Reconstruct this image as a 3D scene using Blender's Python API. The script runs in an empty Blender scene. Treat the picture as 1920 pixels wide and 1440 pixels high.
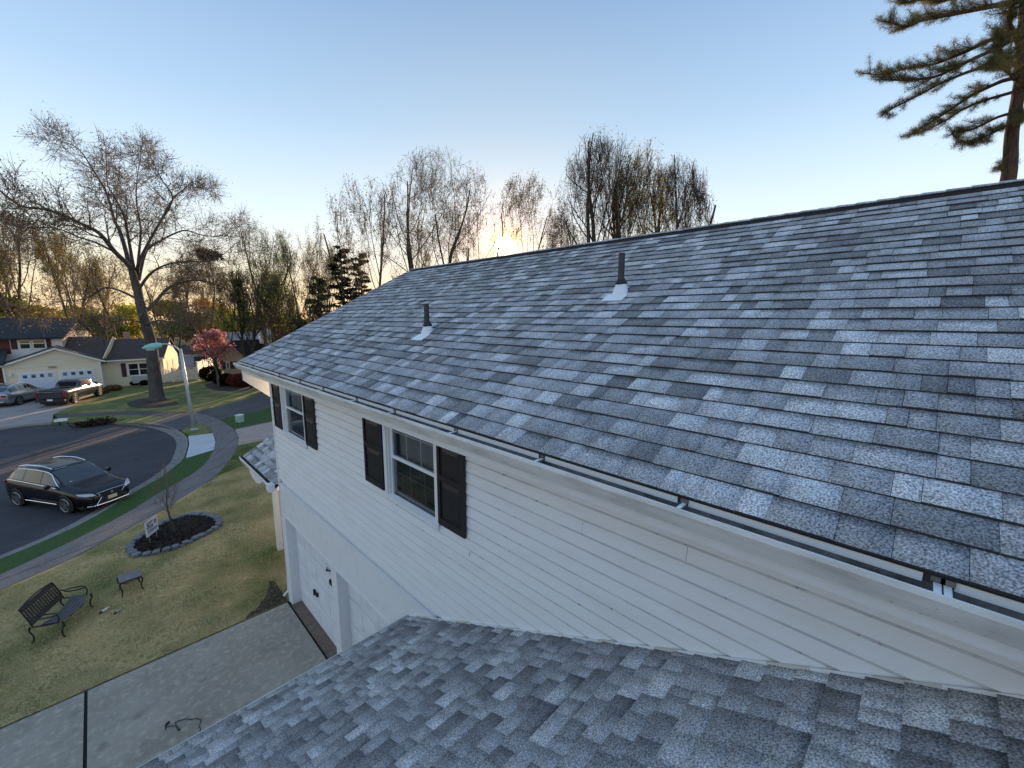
import bpy, bmesh, math, random
import numpy as np
from mathutils import Vector, Matrix, noise as mnoise
rnd = random.Random(7)
NR = np.random.RandomState(11)
sc = bpy.context.scene
col = sc.collection
# ------------------------------------------------------------------ camera
FPX, YAW, PITCH, ROLL, H = 776.31, math.radians(45.068), math.radians(9.222), math.radians(0.087), 7.3
Wv = Vector((math.sin(YAW)*math.cos(PITCH), math.cos(YAW)*math.cos(PITCH), -math.sin(PITCH)))
Rv = Vector((math.cos(YAW), -math.sin(YAW), 0)); Uv = Rv.cross(Wv)
Rv, Uv = Rv*math.cos(ROLL)+Uv*math.sin(ROLL), -Rv*math.sin(ROLL)+Uv*math.cos(ROLL)
CP = Vector((0, 0, H))
cam_d = bpy.data.cameras.new("camera"); cam = bpy.data.objects.new("camera", cam_d); col.objects.link(cam)
cam_d.sensor_width = 36; cam_d.lens = FPX/1920*36; cam_d.clip_end = 3000; cam_d.clip_start = 0.05
cam.matrix_world = Matrix(((Rv.x, Uv.x, -Wv.x, 0), (Rv.y, Uv.y, -Wv.y, 0), (Rv.z, Uv.z, -Wv.z, H), (0, 0, 0, 1)))
sc.camera = cam
# ------------------------------------------------------------------ light
SUN_EL, SUN_AZ = math.radians(9.05), math.radians(44.12)
SD = Vector((math.sin(SUN_AZ)*math.cos(SUN_EL), math.cos(SUN_AZ)*math.cos(SUN_EL), math.sin(SUN_EL)))
sc.view_settings.view_transform = 'Standard'; sc.view_settings.look = 'None'
sc.view_settings.exposure = 0.68; sc.view_settings.gamma = 1.0; sc.view_settings.use_curve_mapping = False
w = bpy.data.worlds.new("World"); sc.world = w; w.use_nodes = True
nt = w.node_tree; nt.nodes.clear()
def N(t, **k):
    n = nt.nodes.new(t)
    for a, v in k.items(): setattr(n, a, v)
    return n
def Lk(a, b): nt.links.new(a, b)
sky = N('ShaderNodeTexSky', sky_type='NISHITA'); sky.sun_disc = False
sky.sun_elevation = SUN_EL; sky.sun_rotation = SUN_AZ; sky.altitude = 30; sky.air_density = 1.0; sky.dust_density = 0.6; sky.ozone_density = 2.4
SKYK = 1.0
# Nishita colours, their wide brightness range levelled as a phone's HDR exposure does, over an even horizon-to-zenith gradient
bw = N('ShaderNodeRGBToBW'); Lk(sky.outputs[0], bw.inputs[0])
inv = N('ShaderNodeMath', operation='DIVIDE'); inv.inputs[0].default_value = 1.0; Lk(bw.outputs[0], inv.inputs[1])
nz = N('ShaderNodeVectorMath', operation='SCALE'); Lk(sky.outputs[0], nz.inputs[0]); Lk(inv.outputs[0], nz.inputs['Scale'])
soft = N('ShaderNodeMixRGB'); soft.inputs[0].default_value = .82; Lk(nz.outputs[0], soft.inputs[1]); soft.inputs[2].default_value = (1, 1, 1, 1)
tcs = N('ShaderNodeTexCoord'); sx = N('ShaderNodeSeparateXYZ'); nrs = N('ShaderNodeVectorMath', operation='NORMALIZE'); Lk(tcs.outputs['Generated'], nrs.inputs[0]); Lk(nrs.outputs[0], sx.inputs[0])
grad = N('ShaderNodeValToRGB'); Lk(sx.outputs['Z'], grad.inputs[0]); e_ = grad.color_ramp.elements
GR = [(0, (.76, .56, .35)), (.06, (.74, .60, .42)), (.13, (.68, .66, .60)), (.22, (.54, .615, .67)), (.38, (.325, .435, .54)), (.55, (.205, .30, .42)), (1, (.22, .315, .44))]
e_[0].color = (*GR[0][1], 1); e_[1].color = (*GR[-1][1], 1)
for p__, c__ in GR[1:-1]: q__ = e_.new(p__); q__.color = (*c__, 1)
gam = N('ShaderNodeMixRGB', blend_type='MULTIPLY'); gam.inputs[0].default_value = 1; Lk(soft.outputs[0], gam.inputs[1]); Lk(grad.outputs[0], gam.inputs[2])
geo = N('ShaderNodeTexCoord')
nrm = N('ShaderNodeVectorMath', operation='NORMALIZE'); Lk(geo.outputs['Generated'], nrm.inputs[0])
dot = N('ShaderNodeVectorMath', operation='DOT_PRODUCT'); Lk(nrm.outputs[0], dot.inputs[0]); dot.inputs[1].default_value = SD
clampd = N('ShaderNodeMath', operation='MAXIMUM'); Lk(dot.outputs['Value'], clampd.inputs[0]); clampd.inputs[1].default_value = 0
prev = gam.outputs[0]
for pw, colr, k in ((12000, (1.0, .78, .34), 40.0), (1800, (1.0, .42, .05), 2.4), (260, (1.0, .36, .05), .40), (30, (1.0, .50, .18), .07)):
    p_ = N('ShaderNodeMath', operation='POWER'); Lk(clampd.outputs[0], p_.inputs[0]); p_.inputs[1].default_value = pw
    m_ = N('ShaderNodeMixRGB', blend_type='MULTIPLY'); m_.inputs[0].default_value = 1
    Lk(p_.outputs[0], m_.inputs[1]); m_.inputs[2].default_value = (colr[0]*k, colr[1]*k, colr[2]*k, 1)
    a_ = N('ShaderNodeMixRGB', blend_type='ADD'); a_.inputs[0].default_value = 1; Lk(prev, a_.inputs[1]); Lk(m_.outputs[0], a_.inputs[2]); prev = a_.outputs[0]
bg = N('ShaderNodeBackground'); bg.inputs[1].default_value = SKYK; Lk(prev, bg.inputs[0])
out = N('ShaderNodeOutputWorld'); Lk(bg.outputs[0], out.inputs[0])
sd = bpy.data.lights.new("sun", 'SUN'); sd.energy = 5.0; sd.angle = math.radians(0.6); sd.color = (1.0, .70, .42)
so = bpy.data.objects.new("sun", sd); col.objects.link(so); so.rotation_euler = SD.to_track_quat('Z', 'Y').to_euler()
# ------------------------------------------------------------------ photo ray helpers (measure real positions)
def ray(x, y): return (x-960)/FPX*Rv+(720-y)/FPX*Uv+Wv
def G(x, y, z=0.0):
    d = ray(x, y); t = (z-H)/d.z; return CP+d*t
def PX(x, y, X):
    d = ray(x, y); return CP+d*(X/d.x)
def PY(x, y, Y):
    d = ray(x, y); return CP+d*(Y/d.y)
def PD(x, y, D):                      # at horizontal distance D
    d = ray(x, y); return CP+d*(D/math.hypot(d.x, d.y))
# ------------------------------------------------------------------ materials
MT = {}
def mat(name, base=(.5, .5, .5), rough=.7, metal=0.0, spec=.5, noise=None, bump=None, coat=0):
    """noise = [(scale, col2, lo, hi, detail), ...] mixes colour; bump=(scale, strength, dist)"""
    m = bpy.data.materials.new(name); m.use_nodes = True; t = m.node_tree; b = t.nodes['Principled BSDF']
    b.inputs['Base Color'].default_value = (*base, 1); b.inputs['Roughness'].default_value = rough; b.inputs['Metallic'].default_value = metal
    b.inputs['Specular IOR Level'].default_value = spec
    if coat: b.inputs['Coat Weight'].default_value = coat; b.inputs['Coat Roughness'].default_value = .04
    tc = None
    if noise or bump:
        tc = t.nodes.new('ShaderNodeNewGeometry')
    prev = None
    for (s, c2, lo, hi, det) in (noise or []):
        sv = s if isinstance(s, tuple) else (s, s, s)
        mp = t.nodes.new('ShaderNodeMapping'); mp.inputs['Scale'].default_value = sv; t.links.new(tc.outputs['Position'], mp.inputs[0])
        n = t.nodes.new('ShaderNodeTexNoise'); n.inputs['Scale'].default_value = 1; n.inputs['Detail'].default_value = det; t.links.new(mp.outputs[0], n.inputs['Vector'])
        r = t.nodes.new('ShaderNodeMapRange'); r.inputs[1].default_value = lo; r.inputs[2].default_value = hi; t.links.new(n.outputs['Fac'], r.inputs[0])
        mx = t.nodes.new('ShaderNodeMixRGB'); t.links.new(r.outputs[0], mx.inputs[0])
        if prev: t.links.new(prev, mx.inputs[1])
        else: mx.inputs[1].default_value = (*base, 1)
        mx.inputs[2].default_value = (*c2, 1); prev = mx.outputs[0]
    if prev: t.links.new(prev, b.inputs['Base Color'])
    if bump:
        mp = t.nodes.new('ShaderNodeMapping'); mp.inputs['Scale'].default_value = (bump[0],)*3; t.links.new(tc.outputs['Position'], mp.inputs[0])
        n = t.nodes.new('ShaderNodeTexNoise'); n.inputs['Scale'].default_value = 1; n.inputs['Detail'].default_value = 3; t.links.new(mp.outputs[0], n.inputs['Vector'])
        bp = t.nodes.new('ShaderNodeBump'); bp.inputs['Strength'].default_value = bump[1]; bp.inputs['Distance'].default_value = bump[2]
        t.links.new(n.outputs['Fac'], bp.inputs['Height']); t.links.new(bp.outputs[0], b.inputs['Normal'])
    MT[name] = m; return m
mat('white_siding', (.84, .84, .84), .55, noise=[((1.5, 1.5, 6), (.78, .77, .74), .45, .75, 4), ((30, 3, 30), (.68, .67, .64), .68, .82, 3)], bump=(60, .12, .004))
mat('siding_shadow_line', (.56, .565, .57), .8, noise=[((3, 3, 3), (.68, .675, .66), .42, .62, 4), ((14, 14, 14), (.2, .19, .18), .62, .75, 3)])  # shadow lines between boards put into the colour, with random specks
mat('white_trim', (.82, .82, .82), .45, noise=[(4, (.75, .75, .73), .5, .8, 4)])
mat('gutter_white', (.76, .75, .72), .45, noise=[((8, 2, 8), (.52, .50, .46), .46, .72, 5), (40, (.36, .34, .31), .66, .78, 3)])
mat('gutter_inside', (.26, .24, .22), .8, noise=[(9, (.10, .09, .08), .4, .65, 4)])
mat('flange_white', (.80, .82, .83), .4)
mat('shutter_black', (.012, .011, .014), .45, noise=[(20, (.02, .018, .02), .4, .7, 3)])
mat('black_metal', (.012, .012, .013), .5)
mat('dark_cap', (.016, .014, .016), .8, bump=(40, .5, .01))
mat('drip_edge', (.62, .60, .55), .5)
mat('deck_wood', (.2, .16, .12), .8)
mat('pipe_black', (.03, .028, .03), .55, noise=[(25, (.06, .05, .05), .45, .7, 3)])
mat('boot_white', (.80, .82, .86), .4)
mat('rubber_black', (.015, .015, .016), .6)
mat('garage_white', (.80, .81, .83), .5, noise=[((2, 2, 5), (.66, .67, .69), .45, .75, 4)])
mat('interior_dark', (.02, .02, .022), .9)
mat('blind', (.42, .40, .36), .7)
mat('concrete', (.38, .33, .265), .85, noise=[((.35, 1.1, 1), (.27, .24, .20), .52, .66, 5), (.9, (.29, .25, .195), .35, .7, 5), (9, (.48, .425, .34), .5, .75, 6), (3.3, (.19, .175, .15), .58, .8, 6)], bump=(60, .3, .004))
mat('apron_brown', (.20, .14, .10), .85, noise=[(8, (.13, .09, .065), .4, .7, 5)])
mat('walk', (.19, .165, .155), .9, noise=[(1.1, (.14, .12, .115), .35, .7, 5), (12, (.25, .22, .21), .52, .75, 5)], bump=(50, .3, .004))
mat('walk_new', (.56, .57, .58), .85, noise=[((.6, 5, 1), (.46, .47, .48), .42, .66, 4)])
mat('walk_tan', (.44, .33, .28), .85, noise=[(2, (.36, .28, .24), .4, .7, 5)])
mat('kerb', (.24, .22, .20), .9, noise=[(3, (.16, .145, .13), .4, .7, 5), (25, (.30, .27, .25), .55, .75, 4)], bump=(50, .3, .005))
mat('asphalt', (.036, .034, .038), .9, noise=[(.35, (.055, .053, .062), .35, .7, 4), (40, (.085, .083, .09), .58, .8, 4), ((.35, 3, 1), (.085, .083, .09), .60, .74, 5), ((1.2, .4, 1), (.022, .021, .023), .62, .72, 5)], bump=(90, .4, .004))
mat('asphalt_drive', (.075, .07, .072), .9, noise=[(.7, (.11, .102, .10), .35, .7, 5), (30, (.13, .12, .12), .58, .8, 4)], bump=(90, .4, .004))
mat('joint_black', (.01, .009, .009), .95)
mat('far_drive', (.34, .30, .28), .85, noise=[(1, (.28, .25, .23), .4, .7, 4)])
mat('mulch', (.028, .020, .018), .95, noise=[(30, (.010, .008, .008), .4, .6, 3), (55, (.07, .05, .045), .6, .75, 2)], bump=(60, 1, .03))
mat('soil', (.05, .036, .028), .95, noise=[(12, (.02, .015, .012), .4, .65, 4)], bump=(40, 1, .03))
mat('stone', (.17, .18, .20), .85, noise=[(14, (.11, .115, .13), .4, .65, 4), (5, (.25, .25, .26), .55, .8, 3)], bump=(50, .5, .01))
mat('mulch_far', (.06, .045, .032), .95, noise=[(6, (.03, .022, .017), .4, .65, 4)])
mat('bark', (.075, .062, .05), .95, noise=[((9, 9, 2), (.035, .028, .022), .4, .65, 4)], bump=(16, .8, .05))
mat('bark_grey', (.10, .095, .09), .95, noise=[((9, 9, 2), (.055, .05, .045), .4, .65, 4)], bump=(16, .8, .05))
mat('bark_pine', (.085, .052, .036), .95, noise=[((12, 12, 3), (.04, .026, .02), .4, .65, 4)], bump=(16, .8, .05))
mat('twig', (.17, .12, .08), .9)
mat('twig_dark', (.045, .035, .028), .9)
mat('galv', (.45, .48, .50), .45, .3)
mat('lamp_head', (.22, .55, .50), .5)
mat('lens_glass', (.5, .55, .52), .15)
mat('util_green', (.30, .42, .36), .6)
mat('util_top', (.72, .75, .72), .6)
mat('sign_white', (.62, .68, .80), .5)
mat('sign_navy', (.03, .035, .13), .5)
mat('sign_teal', (.03, .10, .17), .5)
mat('sign_red', (.22, .03, .05), .5)
mat('iron', (.014, .012, .014), .5)
mat('seat_slat', (.085, .08, .09), .45, noise=[((4, 30, 30), (.05, .047, .055), .4, .7, 3)])
mat('table_slat', (.17, .155, .165), .5, noise=[(30, (.12, .11, .12), .4, .7, 3)])
mat('tube_white', (.75, .77, .78), .35)
mat('tube_grey', (.32, .33, .33), .5)
mat('cord_black', (.012, .014, .013), .6)
mat('cord_green', (.01, .05, .025), .6)
mat('paint_black', (.003, .0035, .006), .25, coat=.3, spec=.3)
mat('paint_truck', (.022, .026, .034), .18, coat=1, spec=.6)
mat('paint_silver', (.30, .33, .35), .25, metal=.6, coat=1)
mat('chrome', (.75, .78, .82), .15, 1.0)
mat('car_glass', (.012, .016, .022), .03, spec=1)
mat('headlight', (.45, .5, .55), .08, spec=1)
mat('taillight', (.25, .01, .012), .2)
mat('tyre', (.012, .012, .012), .85)
mat('rim', (.28, .29, .30), .3, .8)
mat('plate', (.62, .58, .36), .5)
mat('plate_white', (.7, .7, .68), .5)
mat('far_cream', (.82, .76, .60), .7, noise=[((.5, .5, 9), (.76, .70, .55), .45, .6, 2)])
mat('far_white', (.82, .82, .80), .7)
mat('far_yellow', (.74, .62, .36), .7, noise=[((.5, .5, 9), (.66, .55, .32), .45, .6, 2)])
mat('far_tan', (.58, .43, .33), .7)
mat('far_brick', (.14, .045, .035), .85, noise=[((4, 4, 14), (.09, .03, .025), .45, .6, 2), (6, (.2, .09, .07), .55, .75, 3)])
mat('far_roof', (.045, .040, .042), .9, noise=[((3, 3, 8), (.07, .06, .058), .4, .7, 4)])
mat('far_roof_black', (.018, .018, .022), .9, noise=[((3, 3, 8), (.03, .03, .035), .4, .7, 4)])
mat('far_roof_brown', (.075, .052, .044), .9, noise=[((3, 3, 8), (.05, .036, .03), .4, .7, 4)])
mat('far_roof_grey', (.20, .19, .19), .9, noise=[((1, 1, 4), (.26, .24, .23), .4, .7, 4)])
mat('far_door', (.66, .74, .84), .6)
mat('maroon', (.06, .015, .022), .6)
mat('ac_grey', (.42, .46, .46), .6)
mat('vinyl', (.76, .72, .66), .5)
mat('chimney', (.40, .25, .18), .8)
mat('green_metal', (.35, .45, .43), .6)
def glass_mat(name, tint=(.8, .85, .88), mixf=.55):
    m = bpy.data.materials.new(name); m.use_nodes = True; t = m.node_tree; t.nodes.clear()
    o = t.nodes.new('ShaderNodeOutputMaterial'); g = t.nodes.new('ShaderNodeBsdfGlossy'); g.inputs['Roughness'].default_value = .02
    g.inputs['Color'].default_value = (.9, .95, 1, 1)
    tr = t.nodes.new('ShaderNodeBsdfTransparent'); tr.inputs[0].default_value = (*tint, 1)
    fr = t.nodes.new('ShaderNodeFresnel'); fr.inputs[0].default_value = 1.5
    ad = t.nodes.new('ShaderNodeMath'); ad.operation = 'ADD'; ad.inputs[1].default_value = mixf; ad.use_clamp = True; t.links.new(fr.outputs[0], ad.inputs[0])
    mx = t.nodes.new('ShaderNodeMixShader'); t.links.new(ad.outputs[0], mx.inputs[0]); t.links.new(tr.outputs[0], mx.inputs[1]); t.links.new(g.outputs[0], mx.inputs[2])
    t.links.new(mx.outputs[0], o.inputs[0]); MT[name] = m
glass_mat('pane_glass', (.75, .80, .82), .06)
glass_mat('screen_mesh', (.42, .44, .46), .0)
glass_mat('far_glass', (.4, .42, .45), .25)
def leaf_mat(name, c1, c2, trans=.5):
    m = bpy.data.materials.new(name); m.use_nodes = True; t = m.node_tree; t.nodes.clear()
    o = t.nodes.new('ShaderNodeOutputMaterial'); d = t.nodes.new('ShaderNodeBsdfDiffuse'); tr = t.nodes.new('ShaderNodeBsdfTranslucent')
    ge = t.nodes.new('ShaderNodeNewGeometry'); n = t.nodes.new('ShaderNodeTexNoise'); n.inputs['Scale'].default_value = .9; n.inputs['Detail'].default_value = 5
    t.links.new(ge.outputs['Position'], n.inputs['Vector'])
    r = t.nodes.new('ShaderNodeMapRange'); r.inputs[1].default_value = .36; r.inputs[2].default_value = .64; t.links.new(n.outputs['Fac'], r.inputs[0])
    mc = t.nodes.new('ShaderNodeMixRGB'); mc.inputs[1].default_value = (*c1, 1); mc.inputs[2].default_value = (*c2, 1); t.links.new(r.outputs[0], mc.inputs[0])
    t.links.new(mc.outputs[0], d.inputs[0]); t.links.new(mc.outputs[0], tr.inputs[0])
    mx = t.nodes.new('ShaderNodeMixShader'); mx.inputs[0].default_value = trans; t.links.new(d.outputs[0], mx.inputs[1]); t.links.new(tr.outputs[0], mx.inputs[2])
    t.links.new(mx.outputs[0], o.inputs[0]); MT[name] = m
leaf_mat('leaf_gold', (0.442, 0.340, 0.076), (0.238, 0.204, 0.051))
leaf_mat('leaf_green', (0.221, 0.289, 0.051), (0.102, 0.145, 0.034))
leaf_mat('leaf_yellow', (0.588, 0.476, 0.070), (0.308, 0.336, 0.056))
leaf_mat('leaf_orange', (0.588, 0.266, 0.084), (0.336, 0.168, 0.056))
leaf_mat('leaf_pink', (0.60, 0.27, 0.31), (0.42, 0.20, 0.20))
leaf_mat('leaf_red', (0.238, 0.063, 0.049), (0.126, 0.042, 0.035))
leaf_mat('leaf_bud', (0.288, 0.204, 0.132), (0.180, 0.144, 0.072))
leaf_mat('leaf_brown', (0.288, 0.171, 0.090), (0.180, 0.144, 0.054))
leaf_mat('needle_dark', (0.022, 0.032, 0.018), (0.012, 0.020, 0.013), .2)
leaf_mat('needle_pine', (0.21, 0.17, 0.075), (0.10, 0.10, 0.05), .35)
leaf_mat('hedge_dark', (0.018, 0.020, 0.014), (0.035, 0.016, 0.014), .15)
leaf_mat('blade_mix', (0.62, 0.48, 0.24), (0.22, 0.23, 0.07), .3)
leaf_mat('blade_green', (0.055, 0.13, 0.014), (0.08, 0.17, 0.022), .3)
leaf_mat('dead_leaf', (0.060, 0.045, 0.030), (0.035, 0.026, 0.020), .2)
# lawn: straw and green mottled
def lawn_mat(name, straw, green, g_lo, g_hi):
    mat(name, green, .95, noise=[(.55, straw, g_lo, g_hi, 5), ((7, 7, 7), tuple(c*.55 for c in straw), .5, .72, 5), ((26, 26, 26), tuple(min(1, c*1.35) for c in straw), .55, .75, 3)], bump=(30, .8, .03))
lawn_mat('lawn_straw', (.50, .37, .17), (.09, .12, .03), .33, .57)
lawn_mat('lawn_green', (.07, .10, .022), (.035, .085, .012), .52, .80)
lawn_mat('lawn_far', (.26, .22, .08), (.085, .13, .02), .45, .62)
mat('lawn_base', (.07, .08, .03), .95, noise=[(.3, (.11, .10, .05), .4, .65, 5)])
# shingles: print colour from per-face / per-corner attributes + granules
def shingle_mat():
    m = bpy.data.materials.new('shingle'); m.use_nodes = True; t = m.node_tree; b = t.nodes['Principled BSDF']; b.inputs['Roughness'].default_value = .9
    b.inputs['Specular IOR Level'].default_value = .25
    at = t.nodes.new('ShaderNodeAttribute'); at.attribute_name = 'tone'
    bd = t.nodes.new('ShaderNodeAttribute'); bd.attribute_name = 'band'
    cr = t.nodes.new('ShaderNodeValToRGB'); e = cr.color_ramp.elements; e[0].position = 0; e[0].color = (.16, .165, .18, 1); e[1].position = 1; e[1].color = (.68, .70, .73, 1)
    for p, c in ((.3, (.235, .245, .265, 1)), (.6, (.375, .39, .42, 1)), (.82, (.52, .55, .59, 1))):
        x = e.new(p); x.color = c
    t.links.new(at.outputs['Fac'], cr.inputs[0])
    ge = t.nodes.new('ShaderNodeNewGeometry')
    n1 = t.nodes.new('ShaderNodeTexNoise'); n1.inputs['Scale'].default_value = 105; n1.inputs['Detail'].default_value = 2.5; t.links.new(ge.outputs['Position'], n1.inputs['Vector'])
    r1 = t.nodes.new('ShaderNodeMapRange'); r1.inputs[1].default_value = .34; r1.inputs[2].default_value = .68; r1.inputs[3].default_value = .36; r1.inputs[4].default_value = 1.70; t.links.new(n1.outputs['Fac'], r1.inputs[0])
    n2 = t.nodes.new('ShaderNodeTexNoise'); n2.inputs['Scale'].default_value = 5; n2.inputs['Detail'].default_value = 5; t.links.new(ge.outputs['Position'], n2.inputs['Vector'])
    r2 = t.nodes.new('ShaderNodeMapRange'); r2.inputs[1].default_value = .3; r2.inputs[2].default_value = .7; r2.inputs[3].default_value = .82; r2.inputs[4].default_value = 1.15; t.links.new(n2.outputs['Fac'], r2.inputs[0])
    # printed dark band, ragged by granules
    n3 = t.nodes.new('ShaderNodeTexNoise'); n3.inputs['Scale'].default_value = 60; n3.inputs['Detail'].default_value = 2; t.links.new(ge.outputs['Position'], n3.inputs['Vector'])
    ad = t.nodes.new('ShaderNodeMath'); ad.operation = 'MULTIPLY_ADD'; t.links.new(n3.outputs['Fac'], ad.inputs[0]); ad.inputs[1].default_value = .7; t.links.new(bd.outputs['Fac'], ad.inputs[2])
    r3 = t.nodes.new('ShaderNodeMapRange'); r3.inputs[1].default_value = .92; r3.inputs[2].default_value = 1.22; r3.inputs[3].default_value = 1.0; r3.inputs[4].default_value = .50; t.links.new(ad.outputs[0], r3.inputs[0])
    m1 = t.nodes.new('ShaderNodeMath'); m1.operation = 'MULTIPLY'; t.links.new(r1.outputs[0], m1.inputs[0]); t.links.new(r2.outputs[0], m1.inputs[1])
    m2 = t.nodes.new('ShaderNodeMath'); m2.operation = 'MULTIPLY'; t.links.new(m1.outputs[0], m2.inputs[0]); t.links.new(r3.outputs[0], m2.inputs[1])
    mm = t.nodes.new('ShaderNodeVectorMath'); mm.operation = 'SCALE'; t.links.new(cr.outputs[0], mm.inputs[0]); t.links.new(m2.outputs[0], mm.inputs['Scale'])
    t.links.new(mm.outputs[0], b.inputs['Base Color'])
    bp = t.nodes.new('ShaderNodeBump'); bp.inputs['Strength'].default_value = .6; bp.inputs['Distance'].default_value = .003; t.links.new(n1.outputs['Fac'], bp.inputs['Height']); t.links.new(bp.outputs[0], b.inputs['Normal'])
    MT['shingle'] = m
shingle_mat()
# ------------------------------------------------------------------ mesh helpers
WM = {}
def put(o, parent=None):
    col.objects.link(o)
    if parent is not None: o.parent = parent
    WM[o.name] = WM.get(parent.name, Matrix.Identity(4)) if parent is not None else Matrix.Identity(4)
    return o
def tag(o, label=None, cat=None, group=None, kind=None):
    if label: o['label'] = label
    if cat: o['category'] = cat
    if group: o['group'] = group
    if kind: o['kind'] = kind
    return o
def thing(name, loc, label, cat, group=None, rz=0.0):
    o = bpy.data.objects.new(name, None); col.objects.link(o); o.location = loc; o.rotation_euler = (0, 0, rz); o.empty_display_size = .2
    WM[o.name] = Matrix.Translation(Vector(loc)) @ Matrix.Rotation(rz, 4, 'Z')
    return tag(o, label, cat, group)
class MB:
    def __init__(s): s.v = []; s.f = []; s.mi = []; s.n = 0
    def add(s, vs, fs, mi=0):
        b = len(s.v); s.v.extend([tuple(p) for p in vs]); s.f.extend([tuple(i+b for i in f) for f in fs]); s.mi.extend([mi]*len(fs)); return s
    def box(s, a, b, mi=0, M=None):
        x0, y0, z0 = a; x1, y1, z1 = b
        vs = [Vector(p) for p in ((x0, y0, z0), (x1, y0, z0), (x1, y1, z0), (x0, y1, z0), (x0, y0, z1), (x1, y0, z1), (x1, y1, z1), (x0, y1, z1))]
        if M is not None: vs = [M @ p for p in vs]
        return s.add(vs, ((0, 3, 2, 1), (4, 5, 6, 7), (0, 1, 5, 4), (1, 2, 6, 5), (2, 3, 7, 6), (3, 0, 4, 7)), mi)
    def prism(s, poly, vec, mi=0):
        n = len(poly); vec = Vector(vec); p0 = [Vector(p) for p in poly]
        s.add(p0+[p+vec for p in p0], [tuple(range(n))[::-1], tuple(range(n, 2*n))]+[(i, (i+1) % n, n+(i+1) % n, n+i) for i in range(n)], mi); return s
    def tube(s, pts, rad, k=8, mi=0, cap=True):
        pts = [Vector(p) for p in pts]; n = len(pts)
        if not isinstance(rad, (list, tuple)): rad = [rad]*n
        prev = None; rings = []
        for i, p in enumerate(pts):
            d = (pts[min(i+1, n-1)]-pts[max(i-1, 0)]).normalized()
            a = d.orthogonal().normalized() if prev is None else (prev-d*prev.dot(d)).normalized()
            prev = a; b = d.cross(a)
            rings.append([p+(a*math.cos(2*math.pi*j/k)+b*math.sin(2*math.pi*j/k))*rad[i] for j in range(k)])
        fs = [(i*k+j, i*k+(j+1) % k, (i+1)*k+(j+1) % k, (i+1)*k+j) for i in range(n-1) for j in range(k)]
        if cap: fs += [tuple(range(k))[::-1], tuple((n-1)*k+j for j in range(k))]
        return s.add([q for r in rings for q in r], fs, mi)
    def build(s, name, m, parent=None, local=False, smooth=False):
        me = bpy.data.meshes.new(name)
        vs = s.v
        if parent is not None and not local:
            Mi = WM[parent.name].inverted(); vs = [tuple(Mi @ Vector(p)) for p in vs]
        me.from_pydata(vs, [], s.f)
        for mm in (m if isinstance(m, (list, tuple)) else [m]): me.materials.append(MT[mm])
        if isinstance(m, (list, tuple)): me.polygons.foreach_set('material_index', s.mi)
        if smooth: me.polygons.foreach_set('use_smooth', [True]*len(me.polygons))
        me.update(); o = bpy.data.objects.new(name, me); return put(o, parent)
def fixn(o):
    bm = bmesh.new(); bm.from_mesh(o.data); bmesh.ops.recalc_face_normals(bm, faces=bm.faces); bm.to_mesh(o.data); bm.free(); return o
def npmesh(name, V, F, m, parent=None, k=None, smooth=False):
    """V (n,3), F (m,k) numpy"""
    me = bpy.data.meshes.new(name); V = np.asarray(V, np.float32); F = np.asarray(F, np.int32)
    if parent is not None:
        L = np.array(WM[parent.name].translation); V = V-L.astype(np.float32)
    k = F.shape[1]; me.vertices.add(len(V)); me.vertices.foreach_set('co', V.ravel()); me.loops.add(F.size); me.loops.foreach_set('vertex_index', F.ravel())
    me.polygons.add(len(F)); me.polygons.foreach_set('loop_start', np.arange(0, F.size, k, dtype=np.int32)); me.polygons.foreach_set('loop_total', np.full(len(F), k, np.int32))
    if smooth: me.polygons.foreach_set('use_smooth', np.ones(len(F), bool))
    me.materials.append(MT[m]); me.update(calc_edges=True); o = bpy.data.objects.new(name, me); return put(o, parent)
def slab(name, pts, z0, z1, m, kind='structure', parent=None, **kw):
    """extruded polygon from xy points"""
    bm = bmesh.new(); vs = [bm.verts.new((p[0], p[1], z1)) for p in pts]; f = bm.faces.new(vs)
    if f.normal.z < 0: f.normal_flip()
    r = bmesh.ops.extrude_face_region(bm, geom=[f]); low = [g for g in r['geom'] if isinstance(g, bmesh.types.BMVert)]
    for g in low: g.co.z = z0
    bmesh.ops.recalc_face_normals(bm, faces=bm.faces); bmesh.ops.triangulate(bm, faces=[f for f in bm.faces if len(f.verts) > 4])
    me = bpy.data.meshes.new(name); bm.to_mesh(me); bm.free(); me.materials.append(MT[m]); o = bpy.data.objects.new(name, me); put(o, parent)
    if kind: o['kind'] = kind
    return o
def smooth_path(pts, n=4):
    """catmull-rom through 2D/3D pts"""
    P = [Vector(p) for p in pts]; o = []
    for i in range(len(P)-1):
        a = P[max(i-1, 0)]; b = P[i]; c = P[i+1]; d = P[min(i+2, len(P)-1)]
        for j in range(n):
            t = j/n; o.append(.5*((2*b)+(c-a)*t+(2*a-5*b+4*c-d)*t*t+(3*b-a-3*c+d)*t**3))
    o.append(P[-1]); return o
# ================================================================== GROUND
RZ = -0.11
base = slab('ground', [(-260, -60), (260, -60), (260, 330), (-260, 330)], -1.0, -0.16, 'lawn_base')
kerb_in = [(0, 1042), (73, 1012), (146, 977), (239, 922), (280, 899), (315, 872), (324, 860), (331, 841), (331, 828), (323, 818), (306, 809), (283, 802), (250, 797), (200, 794), (160, 792), (110, 795), (60, 798), (0, 806)]
ki = [G(x, y, RZ) for x, y in kerb_in]
ki_s = smooth_path([(p.x, p.y, 0) for p in ki], 4)
d0 = (ki_s[0]-ki_s[1]).normalized(); d1 = (ki_s[-1]-ki_s[-2]).normalized()
street = [p.xy for p in ki_s]+[(ki_s[-1]+d1*60).xy, (-90, 40), (ki_s[0]+d0*60).xy]
slab('street', street, -0.3, RZ, 'asphalt')
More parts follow.
